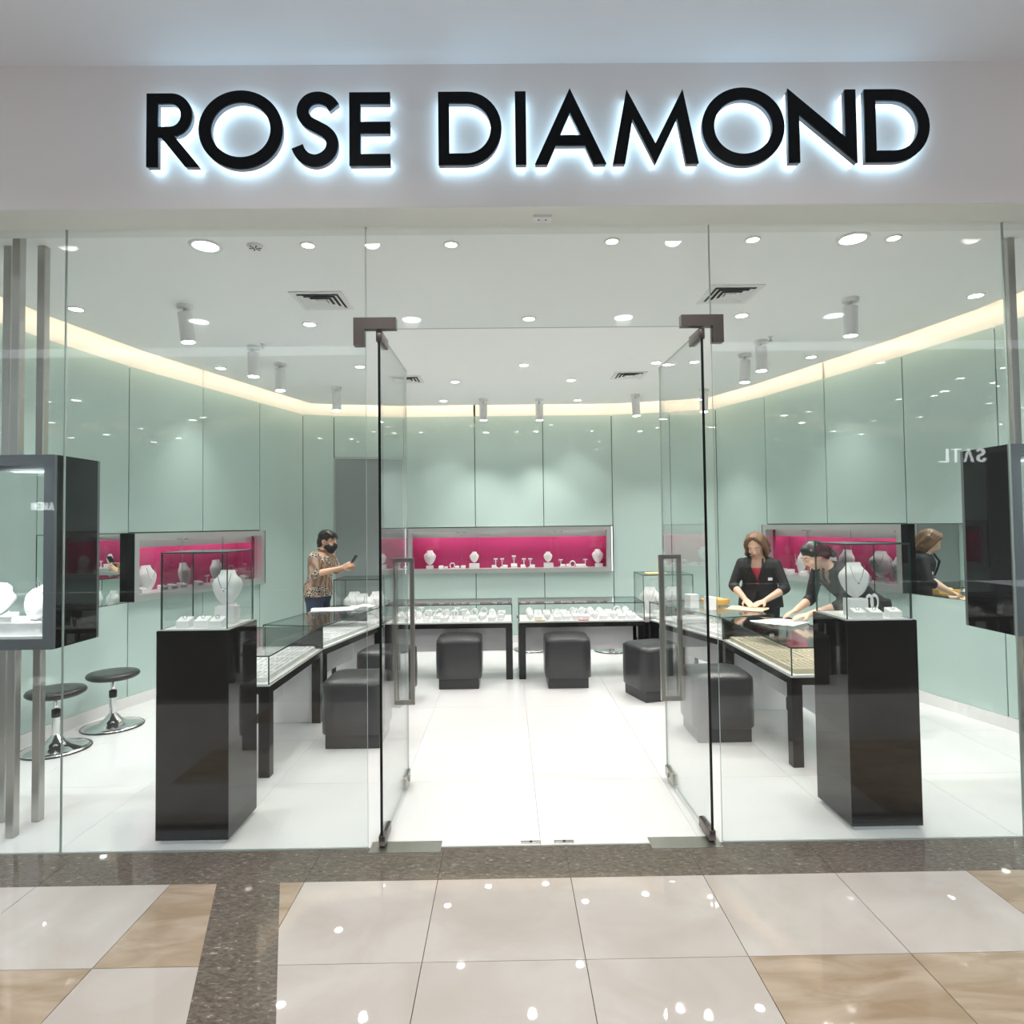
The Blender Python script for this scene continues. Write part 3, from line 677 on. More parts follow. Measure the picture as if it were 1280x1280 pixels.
# taller corner cases
def corner_case(x0, x1, y0, y1, label):
    t = thing('corner_case', label, 'display case', ((x0+x1)/2, (y0+y1)/2, 0), 0, 'tall corner cases'); w, d, Z = (x1-x0)/2, (y1-y0)/2, 1.035
    MB().box(-w+.01, w-.01, -d+.01, d-.01, 0.30, CDK-.02).build('cabinet', WHITE, t)
    for sx in (-1, 1):
        for sy in (-1, 1): MB().box(min(sx*w, sx*(w-.06)), max(sx*w, sx*(w-.06)), min(sy*d, sy*(d-.06)), max(sy*d, sy*(d-.06)), 0, CRB).build('leg', BLKM, t)
    MB().box(-w, w, -d, d, CDK-.02, CDK).build('deck', WHITE, t)
    MB().slab(-w, w, -d, d, Z-.008, Z, 'z').build('glass_top', [CGLASS, GEDGE], t)
    for y in (-d, d-.008): MB().slab(-w, w, y, y+.008, CDK, Z-.009, 'y').build('glass_side', [CGLASS, GEDGE], t)
    for x in (-w, w-.008): MB().slab(x, x+.008, -d+.009, d-.009, CDK, Z-.009, 'x').build('glass_side', [CGLASS, GEDGE], t)
    for px, py in ((-.13, .06), (.0, -.13), (.13, .06)):
        put('bust', (t.location.x+px, t.location.y+py, CDK+.002), random.uniform(-.3, .3), 'white necklace bust inside the '+label.split(' beside')[0].split(' under')[0]+(' by the man' if x0 < 0 else ' by the pouch'), 'busts in the corner cases', 1.4)
corner_case(-1.83, -1.29, 3.50, 4.00, 'tall glass corner case beside the man with the phone')
corner_case(1.46, 2.0, 3.60, 4.10, 'tall glass corner case under a yellow card')
MBy = MB().bbox(-.11, .11, -.05, .05, 0, .018, .006).build('yellow_card', YELLOW, None, (1.62, 3.70, 1.036), .1); tag(MBy, 'small yellow card lying on the tall corner case', 'card')

# goods on the counters
def fill(C, wh, rows, n, kinds, grp, sc=(.9, 1.15)):
    root, rz, og, L, s, D = C
    for r in range(rows):
        for i in range(n):
            x = .07+(L-.14)*(i+.5)/n+random.uniform(-.008, .008); y = s*(.10+(D-.2)*r/max(1, rows-1))
            k = random.choice(kinds); sc_ = random.uniform(*sc)
            if k in ('bust',): sc_ *= .58
            put(k, loc2w(og, rz, (x, y, CDK+.0005)), rz+random.uniform(-.2, .2)+(0 if s > 0 else PI), NAMES[k]+' '+wh, grp, sc_)
fill(CB1, 'inside the back counter next to the corner case', 3, 12, ['sbust', 'ring', 'ring', 'bang', 'tst', 'sbust'], 'stands in the back counter near the man', (1.0, 1.15))
fill(CB2, 'inside the back counter with the coloured tags', 3, 12, ['sbust', 'ring', 'sbust', 'bang', 'ring'], 'stands in the back counter with tags', (1.0, 1.15))
for px, mt, nm, lab in ((674, YELLOW, 'yellow', 'flat yellow tag at the front inside the back counter'), (727, pbr('pink_tag', (.85, .35, .38), .6), 'pink', 'flat pink tag at the front inside the back counter')):
    x = (px-633)*6.60/790; tag(MB().bbox(-.05, .05, -.02, .02, 0, .010, .003, seg=1).build('price_tag', mt, None, (x, 3.40, CDK+.0005)), lab, 'tag')
# ring trays
def tray_meshes(w, d, mat, tag_):
    base = MB().box(-w/2, w/2, -d/2, d/2, 0, .012).mesh('tray_base', mat)
    rim = MB()
    for a in (-1, 1): rim.box(-w/2, w/2, min(a*d/2, a*(d/2-.008)), max(a*d/2, a*(d/2-.008)), .012, .03).box(min(a*w/2, a*(w/2-.008)), max(a*w/2, a*(w/2-.008)), -d/2+.008, d/2-.008, .012, .03)
    rim = rim.mesh('tray_rim', mat)
    roll = MB()
    nr = max(2, int((d-.03)/.03))
    rolls = []
    for k in range(nr):
        y = -d/2+.02+k*(d-.04)/(nr-1)
        rolls.append(MB().tube((-w/2+.01, y, .018), (w/2-.01, y, .018), .012, n=10).mesh('ring_roll', mat))
    rg = []
    for k in range(nr):
        y = -d/2+.02+k*(d-.04)/(nr-1); m = MB()
        for q in range(int((w-.04)/.026)):
            m.torus((-w/2+.025+q*.026, y, .030), .008, .0016, 'x', 8, 4)
        rg.append(m.mesh('ring_row', SILVER))
    return base, rim, rolls, rg
def lay_trays(C, wh, nx, ny, mats, grp, sub, y0=.0):
    root, rz, og, L, s, D = C
    w, d = (L-.10)/nx-.012, (D-.08)/ny-.012
    tm = tray_meshes(w, d, mats, sub)
    for i in range(nx):
        for j in range(ny):
            x = .05+(L-.10)*(i+.5)/nx; y = s*(.04+(D-.08)*(j+.5)/ny)
            t = thing('ring_tray', sub+' '+wh, 'jewellery tray', loc2w(og, rz, (x, y, CDK+.001)), rz, grp)
            link('tray_base', tm[0], t); link('tray_rim', tm[1], t)
            for q in tm[2]: link('ring_roll', q, t)
            for q in tm[3]: link('ring_row', q, t)['kind'] = 'stuff'
lay_trays(CL1, 'in the counter beside the plinth near the round stools', 5, 2, JWHITE, 'white trays near the stools', 'white ring tray with silver rings')
lay_trays(CL2, 'in the angled counter under the papers', 5, 2, JWHITE, 'white trays under the papers', 'white ring tray with silver rings')
lay_trays(CR2, 'in the angled counter under the orange pouch', 5, 2, JWHITE, 'white trays under the pouch', 'white ring tray with silver rings')
lay_trays(CR1, 'in the counter beside the plinth near the women', 4, 2, JBEIGE, 'cream trays near the women', 'deep cream velvet ring tray')
# papers, pouch, cloth
def sheet(name, loc, rz, w, d, h, mat, lab, cat, sag=0.0, group=None):
    m = MB(); n = 8; top = []
    vs = []
    for zz in (0, 1):
        for j in range(n+1):
            for i in range(n+1):
                u, v_ = i/n-.5, j/n-.5
                z = sag*(math.sin(u*5+1)*math.cos(v_*4)*.5+.5); vs.append((u*w*(1+.05*math.sin(v_*7)), v_*d*(1+.05*math.sin(u*6)), z*(1-.0)+zz*h))
    N_ = (n+1)**2; fs = []
    for j in range(n):
        for i in range(n):
            q = j*(n+1)+i; fs += [(q, q+n+1, q+n+2, q+1), (N_+q, N_+q+1, N_+q+n+2, N_+q+n+1)]
    rimi = [i for i in range(n+1)]+[j*(n+1)+n for j in range(1, n+1)]+[n*(n+1)+i for i in range(n-1, -1, -1)]+[j*(n+1) for j in range(n-1, 0, -1)]
    for a, b in zip(rimi, rimi[1:]+rimi[:1]): fs.append((a, b, N_+b, N_+a))
    m.add(vs, fs, 0, False); o = m.build(name, mat, None, loc, rz); return tag(o, lab, cat, group)
sheet('paper_sheet', (-1.72, 3.10, CT+.001), .2, .42, .26, .004, PAPER, 'white sheets of paper lying on the counter before the man', 'paper', .004)
sheet('plastic_bag', (-1.43, 3.12, CT+.012), .9, .20, .16, .006, PAPER, 'crumpled white sheet hanging over the papers near the corner case', 'paper', .03)
for k in range(4): sheet('document', (2.17+.02*k, 1.98-.05*k, CT+.001+.0045*k), .3+.15*k, .30, .21, .002, PAPER, 'white document sheet spread under the hands of the leaning woman', 'paper', .0015, 'documents under the leaning woman')
sheet('peach_cloth', (2.24, 2.72, CT+.001), -.6, .34, .26, .006, PEACH, 'pale peach cloth under the hands of the woman in the red top', 'cloth', .008)
sheet('orange_pouch', (2.04, 3.02, CT+.001), .5, .22, .16, .05, ORANGE, 'orange pouch lying beside the peach cloth', 'pouch', .03)
o = MB().bbox(-.05, .05, -.05, .05, 0, .13, .004, seg=1).build('white_box', JWHITE, None, (1.77, 2.88, CT+.001), .3); tag(o, 'upright white gift box on the angled counter beside the pouch', 'box', 'white boxes beside the pouch')
o = MB().bbox(-.035, .035, -.05, .05, 0, .12, .004, seg=1).build('white_box', JWHITE, None, (1.90, 2.74, CT+.001), .3); tag(o, 'slim white gift box on the angled counter nearer the orange pouch', 'box', 'white boxes beside the pouch')

# ================================================================== PLINTH CASES
def plinth(x0, x1, y0, y1, label, lft):
    cx, cy = (x0+x1)/2, (y0+y1)/2; w, d = (x1-x0)/2, (y1-y0)/2; t = thing('plinth_showcase', label, 'showcase', (cx, cy, 0), 0, 'black plinth showcases')
    ZP, ZT = 1.075, 1.475; i = .014
    MB().box(-w+.02, w-.02, -d+.02, d-.02, 0, .022).build('foot', ALU, t)
    MB().bbox(-w, w, -d, d, .022, ZP, .002, seg=1).build('plinth', BLKG, t)
    MB().box(-w+i, w-i, -d+i, d-i, ZP, ZP+.004).build('white_floor', JWHITE, t)
    W, Dd, g_ = w-i, d-i, .007
    MB().slab(-W, W, -Dd, Dd, ZT-g_, ZT, 'z').build('glass_top', [CGLASS, GEDGE], t)
    for y in (-Dd, Dd-g_): MB().slab(-W, W, y, y+g_, ZP+.005, ZT-g_-.001, 'y').build('glass_side', [CGLASS, GEDGE], t)
    for x in (-W, W-g_): MB().slab(x, x+g_, -Dd+g_+.001, Dd-g_-.001, ZP+.005, ZT-g_-.001, 'x').build('glass_side', [CGLASS, GEDGE], t)
    Z = ZP+.0045; wh = 'inside the plinth case near the round stools' if lft else 'inside the plinth case near the women'
    G = 'stands '+wh
    if lft:
        put('plinth', (cx+.08, cy+.04, Z), 0, 'white display block '+wh, G, (.9, .9, 1.55))
        put('bust', (cx+.08, cy+.03, Z+.096), .1, 'white necklace bust with pendant '+wh, G, .95)
        for dx, dy in ((-.085, -.09), (.005, -.08), (.09, -.10)): put('ring', (cx+dx, cy+dy, Z), 0, 'small white ring block '+wh, G, .95)
        put('bust', (cx+.085, cy+.11, Z), .9, 'white necklace bust turned aside '+wh, G, .5)
    else:
        put('plinth', (cx-.045, cy-.02, Z), 0, 'white display block '+wh, G, (.85, .9, 1.55))
        put('bust', (cx-.045, cy-.02, Z+.096), -.15, 'white necklace bust with round pendant '+wh, G, .95)
        for dx, dy in ((-.085, -.11), (.0, -.115), (.11, -.10)): put('ring', (cx+dx, cy+dy, Z), 0, 'small white ring block '+wh, G, .9)
        for dx, dy in ((.06, .03), (.10, .05)): put('bang', (cx+dx, cy+dy, Z), 0, 'white hooked bracelet stand '+wh, G, (.6, .6, 1.2))
plinth(fz(195, 1051, .02).x, fz(285, 1051, .02).x, .060, .425, 'black gloss plinth with a glass case, near the round stools', True)
plinth(fz(1065, 1034, .02).x, fz(1155, 1033, .02).x, .088, .450, 'black gloss plinth with a glass case, near the women', False)

# ================================================================== HANGING SHOWCASES ON STEEL POSTS
def hanging(cx, w, y0, y1, z0, z1, label, wh, posts):
    t = thing('hanging_showcase', label, 'showcase', (cx, 0, z0), 0, 'hanging showcases on posts'); H = z1-z0; f = .052; d = y1-y0
    for n, b in (('frame_bar', (-w, w, H-f, H)), ('frame_bar', (-w, w, 0, f)), ('frame_bar', (-w, -w+f, f, H-f)), ('frame_bar', (w-f, w, f, H-f))):
        MB().box(b[0], b[1], y0, y0+.02, b[2], b[3]).build(n, BOXG, t)
        MB().box(b[0], b[1], y1-.02, y1, b[2], b[3]).build(n, BOXG, t)
    for x in (-w, w-.012): MB().box(x, x+.012, y0+.02, y1-.02, 0, H).build('side_panel', BLKG, t)
    MB().box(-w+.012, w-.012, y0+.02, y1-.02, H-.02, H).build('top_panel', BLKG, t); MB().box(-w+.012, w-.012, y0+.02, y1-.02, 0, .02).build('bottom_panel', BLKG, t)
    MB().box(-w+.014, w-.014, y0+.03, y1-.03, .02, f+.012).build('white_floor', JWHITE, t)
    MB().box(-w+.014, w-.014, y0+.05, y1-.03, f+.012, f+.075).build('white_step', JWHITE, t)
    MB().slab(-w+f, w-f, y0+.008, y0+.014, f, H-f, 'y').build('glass_front', [CGLASS, GEDGE], t); MB().slab(-w+f, w-f, y1-.014, y1-.008, f, H-f, 'y').build('glass_back', [CGLASS, GEDGE], t)
    MB().box(-w+.05, w-.05, y0+.06, y0+.09, H-.028, H-.0205).build('led_strip', NLED, t)
    d_ = bpy.data.lights.new('led_light', 'AREA'); d_.shape = 'RECTANGLE'; d_.size = 2*w*.8; d_.size_y = .03; d_.energy = 7
    o = bpy.data.objects.new('led_light', d_); col.objects.link(o); o.parent = t; o.location = (0, y0+.1, H-.035)
    for px, py in posts:
        for za, zb, lab in ((0, z0-.001, 'lower'), (z1+.001, ZC-.001, 'upper')):
            p = MB().bbox(-.022, .022, -.022, .022, za, zb, .003, seg=1).build('steel_post', STEEL, None, (px, py, 0))
            tag(p, 'square steel post %s the hanging showcase %s' % ('under' if lab == 'lower' else 'rising from', wh), 'post', 'steel posts of the hanging showcase '+wh)
    yc = (y0+y1)/2; G = 'busts in the hanging showcase '+wh
    for dx, dz, s in ((w-.18, 0, .95), (w-.44, .0, .9)):
        put('lbust', (cx+dx, yc-.06, z0+f+.0755), random.uniform(-.1, .1)+.2, 'large white leaning necklace bust in the hanging showcase '+wh, G, s)
    for dx in (w-.07, w-.285, -w+.05): put('ring', (cx+dx, y0+.085, z0+f+.0755), 0, 'small white ring block in the hanging showcase '+wh, 'ring blocks in the hanging showcase '+wh, .9)
hy0, hy1 = .030, .39
xl = fy(67, 690, hy0).x; xr = fy(1267, 670, hy0).x
hz1 = fy(67, 568, hy0).z; hz0 = fy(67, 812, hy0).z
hanging(xl-.37, .37, hy0, hy1, hz0, hz1, 'grey framed hanging showcase with necklaces, before the round stools', 'before the round stools', [(-2.60, .18), (-2.60, .36), (-2.79, .36), (-2.79, .18)])
hanging(xr+.37, .37, hy0, hy1, hz0, hz1, 'grey framed hanging showcase on the side of the women', 'on the side of the women', [(2.90, .36), (2.90, .18), (3.09, .36), (3.09, .18)])

# ================================================================== SEATS
def ottoman(loc, rz, label, proto=[None]):
    if proto[0] is None:
        t = thing('ottoman', label, 'ottoman', loc, rz, 'black cube ottomans')
        m = MB(); s, h0, h1 = .222, .10, .485; rings = []
        for z, k, e in ((h0, .975, 0), (h0+.012, 1.0, 0), ((h0+h1)/2, 1.012, 0), (h1-.045, 1.0, 0), (h1-.02, .985, 0), (h1-.004, .93, 0), (h1+.012, .6, 0), (h1+.016, .2, 0)):
            r = []
            for q in range(32):
                a = 2*PI*q/32+PI/32; c, s_ = math.cos(a), math.sin(a); p = 9 if z < h1-.01 else 5
                rr = (abs(c)**p+abs(s_)**p)**(-1/p); r.append((c*rr*s*k, s_*rr*s*k, z))
            rings.append(r)
        m.loft(rings).build('upholstered_body', LEATH, t)
        wl = MB()
        for q in range(4):
            a0, a1 = (Vector((math.cos(PI/4+q*PI/2), math.sin(PI/4+q*PI/2), 0))*s*1.295, Vector((math.cos(PI/4+(q+1)*PI/2), math.sin(PI/4+(q+1)*PI/2), 0))*s*1.295)
            wl.tube(a0+Vector((0, 0, h1-.03)), a1+Vector((0, 0, h1-.03)), .0045, n=6)
        wl.build('piping', LEATH, t)
        MB().bbox(-.195, .195, -.195, .195, 0, .105, .004, seg=1).build('base', LEATH, t)
        proto[0] = t; return t
    return copy_tree(proto[0], None, loc, rz, label)
ottoman((-.48, 3.20, 0), 0, 'black leather cube ottoman before the back counter near the man')
ottoman((.585, 3.17, 0), 0, 'black leather cube ottoman before the back counter with the coloured tags')
ottoman((-1.10, 2.63, 0), -.2, 'black leather cube ottoman at the angled counter seen through the stools-side door')
ottoman((1.345, 2.68, 0), .3, 'black leather cube ottoman at the angled counter seen through the women-side door')
ottoman((-1.125, 1.60, 0), 0, 'black leather cube ottoman beside the stools-side door edge')
ottoman((1.565, 1.61, 0), 0, 'black leather cube ottoman beside the women-side door edge')
def stool(loc, label, h=.44, proto=[None]):
    if proto[0] is None:
        t = thing('staff_stool', label, 'stool', loc, 0, 'round staff stools')
        MB().lathe([(.05, h-.045), (.165, h-.05), (.188, h-.035), (.192, h-.018), (.18, h-.003), (.12, h), (.0001, h-.002)], 28).build('seat', RUBBER, t)
        MB().lathe([(.016, .25), (.016, h-.05), (.06, h-.046)], 16).build('piston', CHROME, t)
        MB().lathe([(.0001, .235), (.027, .235), (.029, .24), (.029, .29), (.02, .295)], 16).build('sleeve', BLACKP, t)
        MB().lathe([(.026, .06), (.025, .235)], 16).build('column', CHROME, t)
        MB().lathe([(.225, .002), (.225, .010), (.19, .022), (.10, .040), (.06, .07), (.035, .10), (.026, .11)], 32).build('base', CHROME, t)
        MB().torus((0, 0, .006), .222, .006, 'z', 32, 8).build('base_rim', RUBBER, t)
        proto[0] = t; return t
    return copy_tree(proto[0], None, loc, 0, label)
p = fz(141, 908); stool((p.x, p.y, 0), 'round black stool on a chrome disc base, farther from the shop glass')
p = fz(61, 937); stool((p.x+.05, p.y, 0), 'round black stool on a chrome disc base behind the steel posts')
p = fz(765, 813); stool((p.x, p.y, 0), 'round stool behind the back counter, base seen beside an ottoman')
p = fz(665, 812); stool((p.x, p.y, 0), 'round stool behind the back counter, base seen beside the counter leg')

# ================================================================== PEOPLE
SKIN = pbr('skin', (0.62, 0.36, 0.24), 0.5)
SKINF = pbr('fair_skin', (0.72, 0.46, 0.34), 0.5)
HAIRB = pbr('black_hair', (0.012, 0.010, 0.009), 0.35, bump=.3, nscale=90)
HAIRBR = pbr('brown_hair', (0.16, 0.085, 0.045), 0.4, bump=.3, nscale=90, noise=.4)
JACKET = pbr('black_jacket', (0.014, 0.014, 0.016), 0.7)
REDTOP = pbr('red_blouse', (0.55, 0.045, 0.07), 0.6)
JEANS = pbr('dark_jeans', (0.03, 0.045, 0.085), 0.8)
EYEW = pbr('eye_white', (0.75, 0.73, 0.70), 0.3); EYEB = pbr('dark_iris', (0.01, 0.008, 0.006), 0.2)
LIPS = pbr('lips', (0.45, 0.12, 0.10), 0.4)
MASKM = pbr('black_mask', (0.010, 0.012, 0.014), 0.7)
def batik():
    m, N, L = new_mat('batik_print'); b = N['Principled BSDF']; b.inputs['Roughness'].default_value = .8
    tc = N.new('ShaderNodeTexCoord'); v = N.new('ShaderNodeTexVoronoi'); v.feature = 'DISTANCE_TO_EDGE'; v.inputs['Scale'].default_value = 42
    wv = N.new('ShaderNodeTexWave'); wv.inputs['Scale'].default_value = 5; wv.inputs['Distortion'].default_value = 9; wv.bands_direction = 'X'
    L.new(tc.outputs['Object'], v.inputs['Vector']); L.new(tc.outputs['Object'], wv.inputs['Vector'])
    r1 = N.new('ShaderNodeValToRGB'); r1.color_ramp.elements[0].position = .06; r1.color_ramp.elements[1].position = .12
    r1.color_ramp.elements[0].color = (.62, .52, .42, 1); r1.color_ramp.elements[1].color = (.05, .035, .03, 1)
    r2 = N.new('ShaderNodeValToRGB'); r2.color_ramp.elements[0].color = (.20, .11, .075, 1); r2.color_ramp.elements[1].color = (.42, .30, .22, 1)
    r3 = N.new('ShaderNodeValToRGB'); r3.color_ramp.elements[0].position = .52; r3.color_ramp.elements[1].position = .6
    L.new(v.outputs['Distance'], r1.inputs[0]); L.new(wv.outputs['Fac'], r2.inputs[0])
    w2 = N.new('ShaderNodeTexWave'); w2.inputs['Scale'].default_value = 2.2; w2.inputs['Distortion'].default_value = 4; w2.bands_direction = 'DIAGONAL'
    L.new(tc.outputs['Object'], w2.inputs['Vector']); L.new(w2.outputs['Fac'], r3.inputs[0])
    mx = N.new('ShaderNodeMix'); mx.data_type = 'RGBA'; L.new(r3.outputs[0], mx.inputs[0]); L.new(r2.outputs[0], mx.inputs[6]); L.new(r1.outputs[0], mx.inputs[7])
    L.new(mx.outputs[2], b.inputs['Base Color']); return m
BATIK = batik()
def ball(m, c, r, rot=None, n=12):
    r = (r, r, r) if not isinstance(r, tuple) else r
    R_ = rot or Matrix.Identity(3); vs = []; fs = []
    for j in range(n+1):
        for i in range(2*n):
            th, ph = PI*j/n, PI*i/n; vs.append(Vector(c)+R_ @ Vector((r[0]*math.sin(th)*math.cos(ph), r[1]*math.sin(th)*math.sin(ph), r[2]*math.cos(th))))
    for j in range(n):
        for i in range(2*n): fs.append((j*2*n+i, j*2*n+(i+1) % (2*n), (j+1)*2*n+(i+1) % (2*n), (j+1)*2*n+i))
    return m.add(vs, fs, 0, True)
def cap_(m, a, ra, b, rb): ball(m, a, ra, n=8); ball(m, b, rb, n=8); return m.tube(a, b, ra, rb, n=14)
def chainc(m, pts):
    for (a, ra), (b, rb) in zip(pts, pts[1:]): cap_(m, a, ra, b, rb)
    return m
def ell_ring(c, rx, ry, n=24, rot=None):
    out = []
    for i in range(n):
        p = Vector((rx*math.cos(2*PI*i/n), ry*math.sin(2*PI*i/n), 0))
        if rot: p = rot @ p
        out.append(Vector(c)+p)
    return out
def remesh(m, name, mat, vox, smooth=4, parent=None, loc=(0, 0, 0), rz=0):
    me = m.mesh(name, mat); t = bpy.data.objects.new('tmp', me); col.objects.link(t)
    r = t.modifiers.new('r', 'REMESH'); r.mode = 'VOXEL'; r.voxel_size = vox
    if smooth: q = t.modifiers.new('s', 'SMOOTH'); q.factor = .5; q.iterations = smooth
    bpy.context.view_layer.update(); dg = bpy.context.evaluated_depsgraph_get()
    out = bpy.data.meshes.new_from_object(t.evaluated_get(dg)); bpy.data.objects.remove(t)
    out.name = name; out.materials.clear(); out.materials.append(mat)
    for p in out.polygons: p.use_smooth = True
    return link(name, out, parent, loc, rz)
def hand(m, wrist, d, up, curl=.6, flip=1, s=1.0):
    """five fingers: d = pointing direction, up = back of the hand, flip = side of the thumb"""
    d = Vector(d).normalized(); up = (Vector(up)-d*Vector(up).dot(d)).normalized(); sd = d.cross(up)*flip; W = Vector(wrist)
    pc = W+d*.05*s
    for k in (-.022, -.007, .009, .024): cap_(m, W+d*.012*s+sd*k*.7*s, .014*s, W+d*.080*s+sd*k*s, .0125*s)
    for k, ln in ((-.029, .058), (-.0095, .070), (.0095, .078), (.028, .070)):
        p = W+d*.085*s+sd*k*s; dd = d.copy(); rr = .0088*s
        for q in range(3):
            dd = (dd-up*math.tan(curl*.45)).normalized(); e = p+dd*ln*s/3*(1.15-.1*q); cap_(m, p, rr, e, rr*.93); p = e; rr *= .93
    p = W+d*.03*s+sd*.028*s; e = p+(d*.6+sd*.7-up*.25).normalized()*.035*s; cap_(m, p, .0125*s, e, .0105*s); e2 = e+(d*.95+sd*.15-up*.3).normalized()*.030*s; cap_(m, e, .0105*s, e2, .0088*s)
def person(label, loc, rz, J, skin, hair_mat, hair, outfit, body_vox=.0075):
    """J: joints in a local frame, the person facing -y"""
    V = {k: Vector(v) for k, v in J.items() if isinstance(v, tuple)}
    hp = J['head_pitch']; hy = J.get('head_yaw', 0)
    HR_ = (Matrix.Rotation(hy, 3, 'Z') @ Matrix.Rotation(hp, 3, 'X')); hc = V['head']
    def H(x, y, z): return hc+HR_ @ Vector((x, y, z))
    m = MB()
    ball(m, H(0, .012, .022), (.074, .090, .092), HR_); ball(m, H(0, -.018, -.035), (.060, .068, .078), HR_); ball(m, H(0, -.045, -.088), (.030, .030, .024), HR_)
    ball(m, H(0, -.060, .022), (.052, .03, .03), HR_)
    chainc(m, [(H(0, -.086, .012), .010), (H(0, -.102, -.018), .0135)]); ball(m, H(.012, -.093, -.024), .009); ball(m, H(-.012, -.093, -.024), .009)
    for s in (-1, 1):
        ball(m, H(s*.034, -.066, -.028), (.024, .022, .022), HR_); ball(m, H(s*.074, .012, -.012), (.010, .018, .030), HR_)
    ball(m, H(0, -.086, -.052), (.024, .012, .013), HR_)
    chainc(m, [(V['neck'], .058), (H(0, .022, -.06), .050)])
    ch, hi = V['chest'], V['hip']; tw_ = J['tw']
    up_ = (V['neck']-hi).normalized(); rot = Vector((0, 0, 1)).rotation_difference(up_).to_matrix()
    def torso(m, k=0.0, z0=0.0, z1=1.0, flare=0.0, steps=9):
        prof = [(-.02, .155, .115), (.12, .165, .118), (.30, .145, .105), (.48, .140, .104), (.66, .160, .115), (.82, .178, .112), (.93, .150, .085), (1.0, .085, .062)]
        rings = []
        for t, rx, ry in prof:
            if t < z0-1e-6 or t > z1+1e-6: continue
            bend = 4*t*(1-t)*J.get('bow', 0)
            c = hi.lerp(V['neck'], t)+Vector((0, bend, 0)); f_ = flare*max(0, .35-t)
            rings.append(ell_ring(c, rx*tw_+k+f_, ry*J.get('td', 1)+k+f_, 24, rot))
        return m.loft(rings)
    torso(m, -.012)
    for s, A in ((-1, 'r'), (1, 'l')):
        sh, el, wr = V[A+'_sh'], V[A+'_el'], V[A+'_wr']
        chainc(m, [(sh, .050), (sh.lerp(el, .5), .043), (el, .036), (el.lerp(wr, .3), .037), (wr, .024)])
        hd = V[A+'_hd']; hand(m, wr, hd, V[A+'_up'], J.get('curl', .6), J[A+'_flip'], J.get('hs', .95))
        kn, an = V[A+'_kn'], V[A+'_an']; hj = hi+Vector((s*.085, 0, -.02))
        chainc(m, [(hj, .085), (hj.lerp(kn, .5), .072), (kn, .052), (kn.lerp(an, .3), .052), (an, .036)])
        cap_(m, an+Vector((0, .02, -.045)), .034, an+Vector((0, -.13, -.055)), .026)
    root = remesh(m, 'person', skin, body_vox, 3, None, loc, rz)
    tag(root, label, 'person')
    # face details
    if not J.get('mask'):
        lp = MB(); ball(lp, H(0, -.0965, -.049), (.021, .006, .0045), HR_); ball(lp, H(0, -.0955, -.056), (.018, .006, .005), HR_); lp.build('lips', LIPS, root)
    for s in (-1, 1):
        e = MB(); ball(e, H(s*.031, -.0815, .010), (.012, .006, .0040), HR_); eo = e.build('eye', EYEW, root)
        e = MB(); ball(e, H(s*.031, -.0868, .009), (.0055, .003, .0040), HR_); e.build('iris', EYEB, eo)
        b = MB(); chainc(b, [(H(s*.016, -.091, .028), .0026), (H(s*.033, -.089, .033), .0034), (H(s*.050, -.076, .028), .0022)]); b.build('eyebrow', hair_mat, root)
    hm = MB(); hair(hm, H, HR_); remesh(hm, 'hair', hair_mat, .008, 3, root)
    outfit(root, V, J, H, HR_, torso)
    return root
def legs_part(root, V, name, mat, k=.012):
    m = MB(); hi = V['hip']
    m.loft([ell_ring(hi+Vector((0, 0, z)), .165+k, .122+k) for z in (-.08, -.03, .05, .12)])
    for s, A in ((-1, 'r'), (1, 'l')):
        kn, an = V[A+'_kn'], V[A+'_an']; hj = hi+Vector((s*.085, 0, -.02)); chainc(m, [(hj, .085+k), (hj.lerp(kn, .5), .074+k), (kn, .056+k), (an, .05+k)])
    remesh(m, name, mat, .012, 3, root)
    for A in ('r', 'l'):
        an = V[A+'_an']; q = MB(); cap_(q, an+Vector((0, .02, -.042)), .042, an+Vector((0, -.14, -.05)), .034); remesh(q, 'shoe', BLACKP, .009, 2, root)

# ---- the man with the phone
def man_hair(m, H, R_):
    ball(m, H(0, .026, .040), (.082, .094, .086), R_); ball(m, H(0, .062, -.01), (.074, .056, .085), R_); ball(m, H(0, .070, -.075), (.052, .034, .045), R_)
    for x in (-.055, -.03, -.01, .015, .035, .055): chainc(m, [(H(x, .0, .112-abs(x)*.35), .020), (H(x*1.1, -.055, .096-abs(x)*.4), .017), (H(x*1.15, -.082, .062-abs(x)*.3), .009)])
    for s in (-1, 1): chainc(m, [(H(s*.070, -.02, .05), .014), (H(s*.074, -.025, .01), .010)])
def man_fit(root, V, J, H, R_, torso):
    m = MB(); torso(m, .016, 0, .93, .02)
    m.loft([ell_ring(V['hip']+Vector((0, 0, z)), 0.182+.006*k, .138+.006*k) for k, z in enumerate((.10, .03, -.03))])
    for s, A in ((-1, 'r'), (1, 'l')):
        sh, el = V[A+'_sh'], V[A+'_el']; chainc(m, [(sh, .066), (sh.lerp(el, .5), .062), (sh.lerp(el, .97), .056)])
    remesh(m, 'batik_shirt', BATIK, .010, 3, root)
    c = MB(); c.torus(V['neck']+Vector((0, -.012, .03)), .062, .016, 'z', 24, 8, rot=Matrix.Rotation(.25, 3, 'X')); c.build('collar', BATIK, root)
    k = MB(); ball(k, H(0, -.040, -.062), (.070, .068, .058), R_); ball(k, H(0, -.088, -.045), (.034, .036, .046), R_); ball(k, H(0, -.062, -.095), (.042, .042, .034), R_); mk = remesh(k, 'face_mask', MASKM, .006, 3, root)
    for s in (-1, 1):
        st = MB(); chainc(st, [(H(s*.055, -.055, -.03), .0022), (H(s*.079, -.01, -.005), .0022), (H(s*.080, .015, .01), .0022)]); st.build('ear_loop', MASKM, mk)
    legs_part(root, V, 'jeans', JEANS)
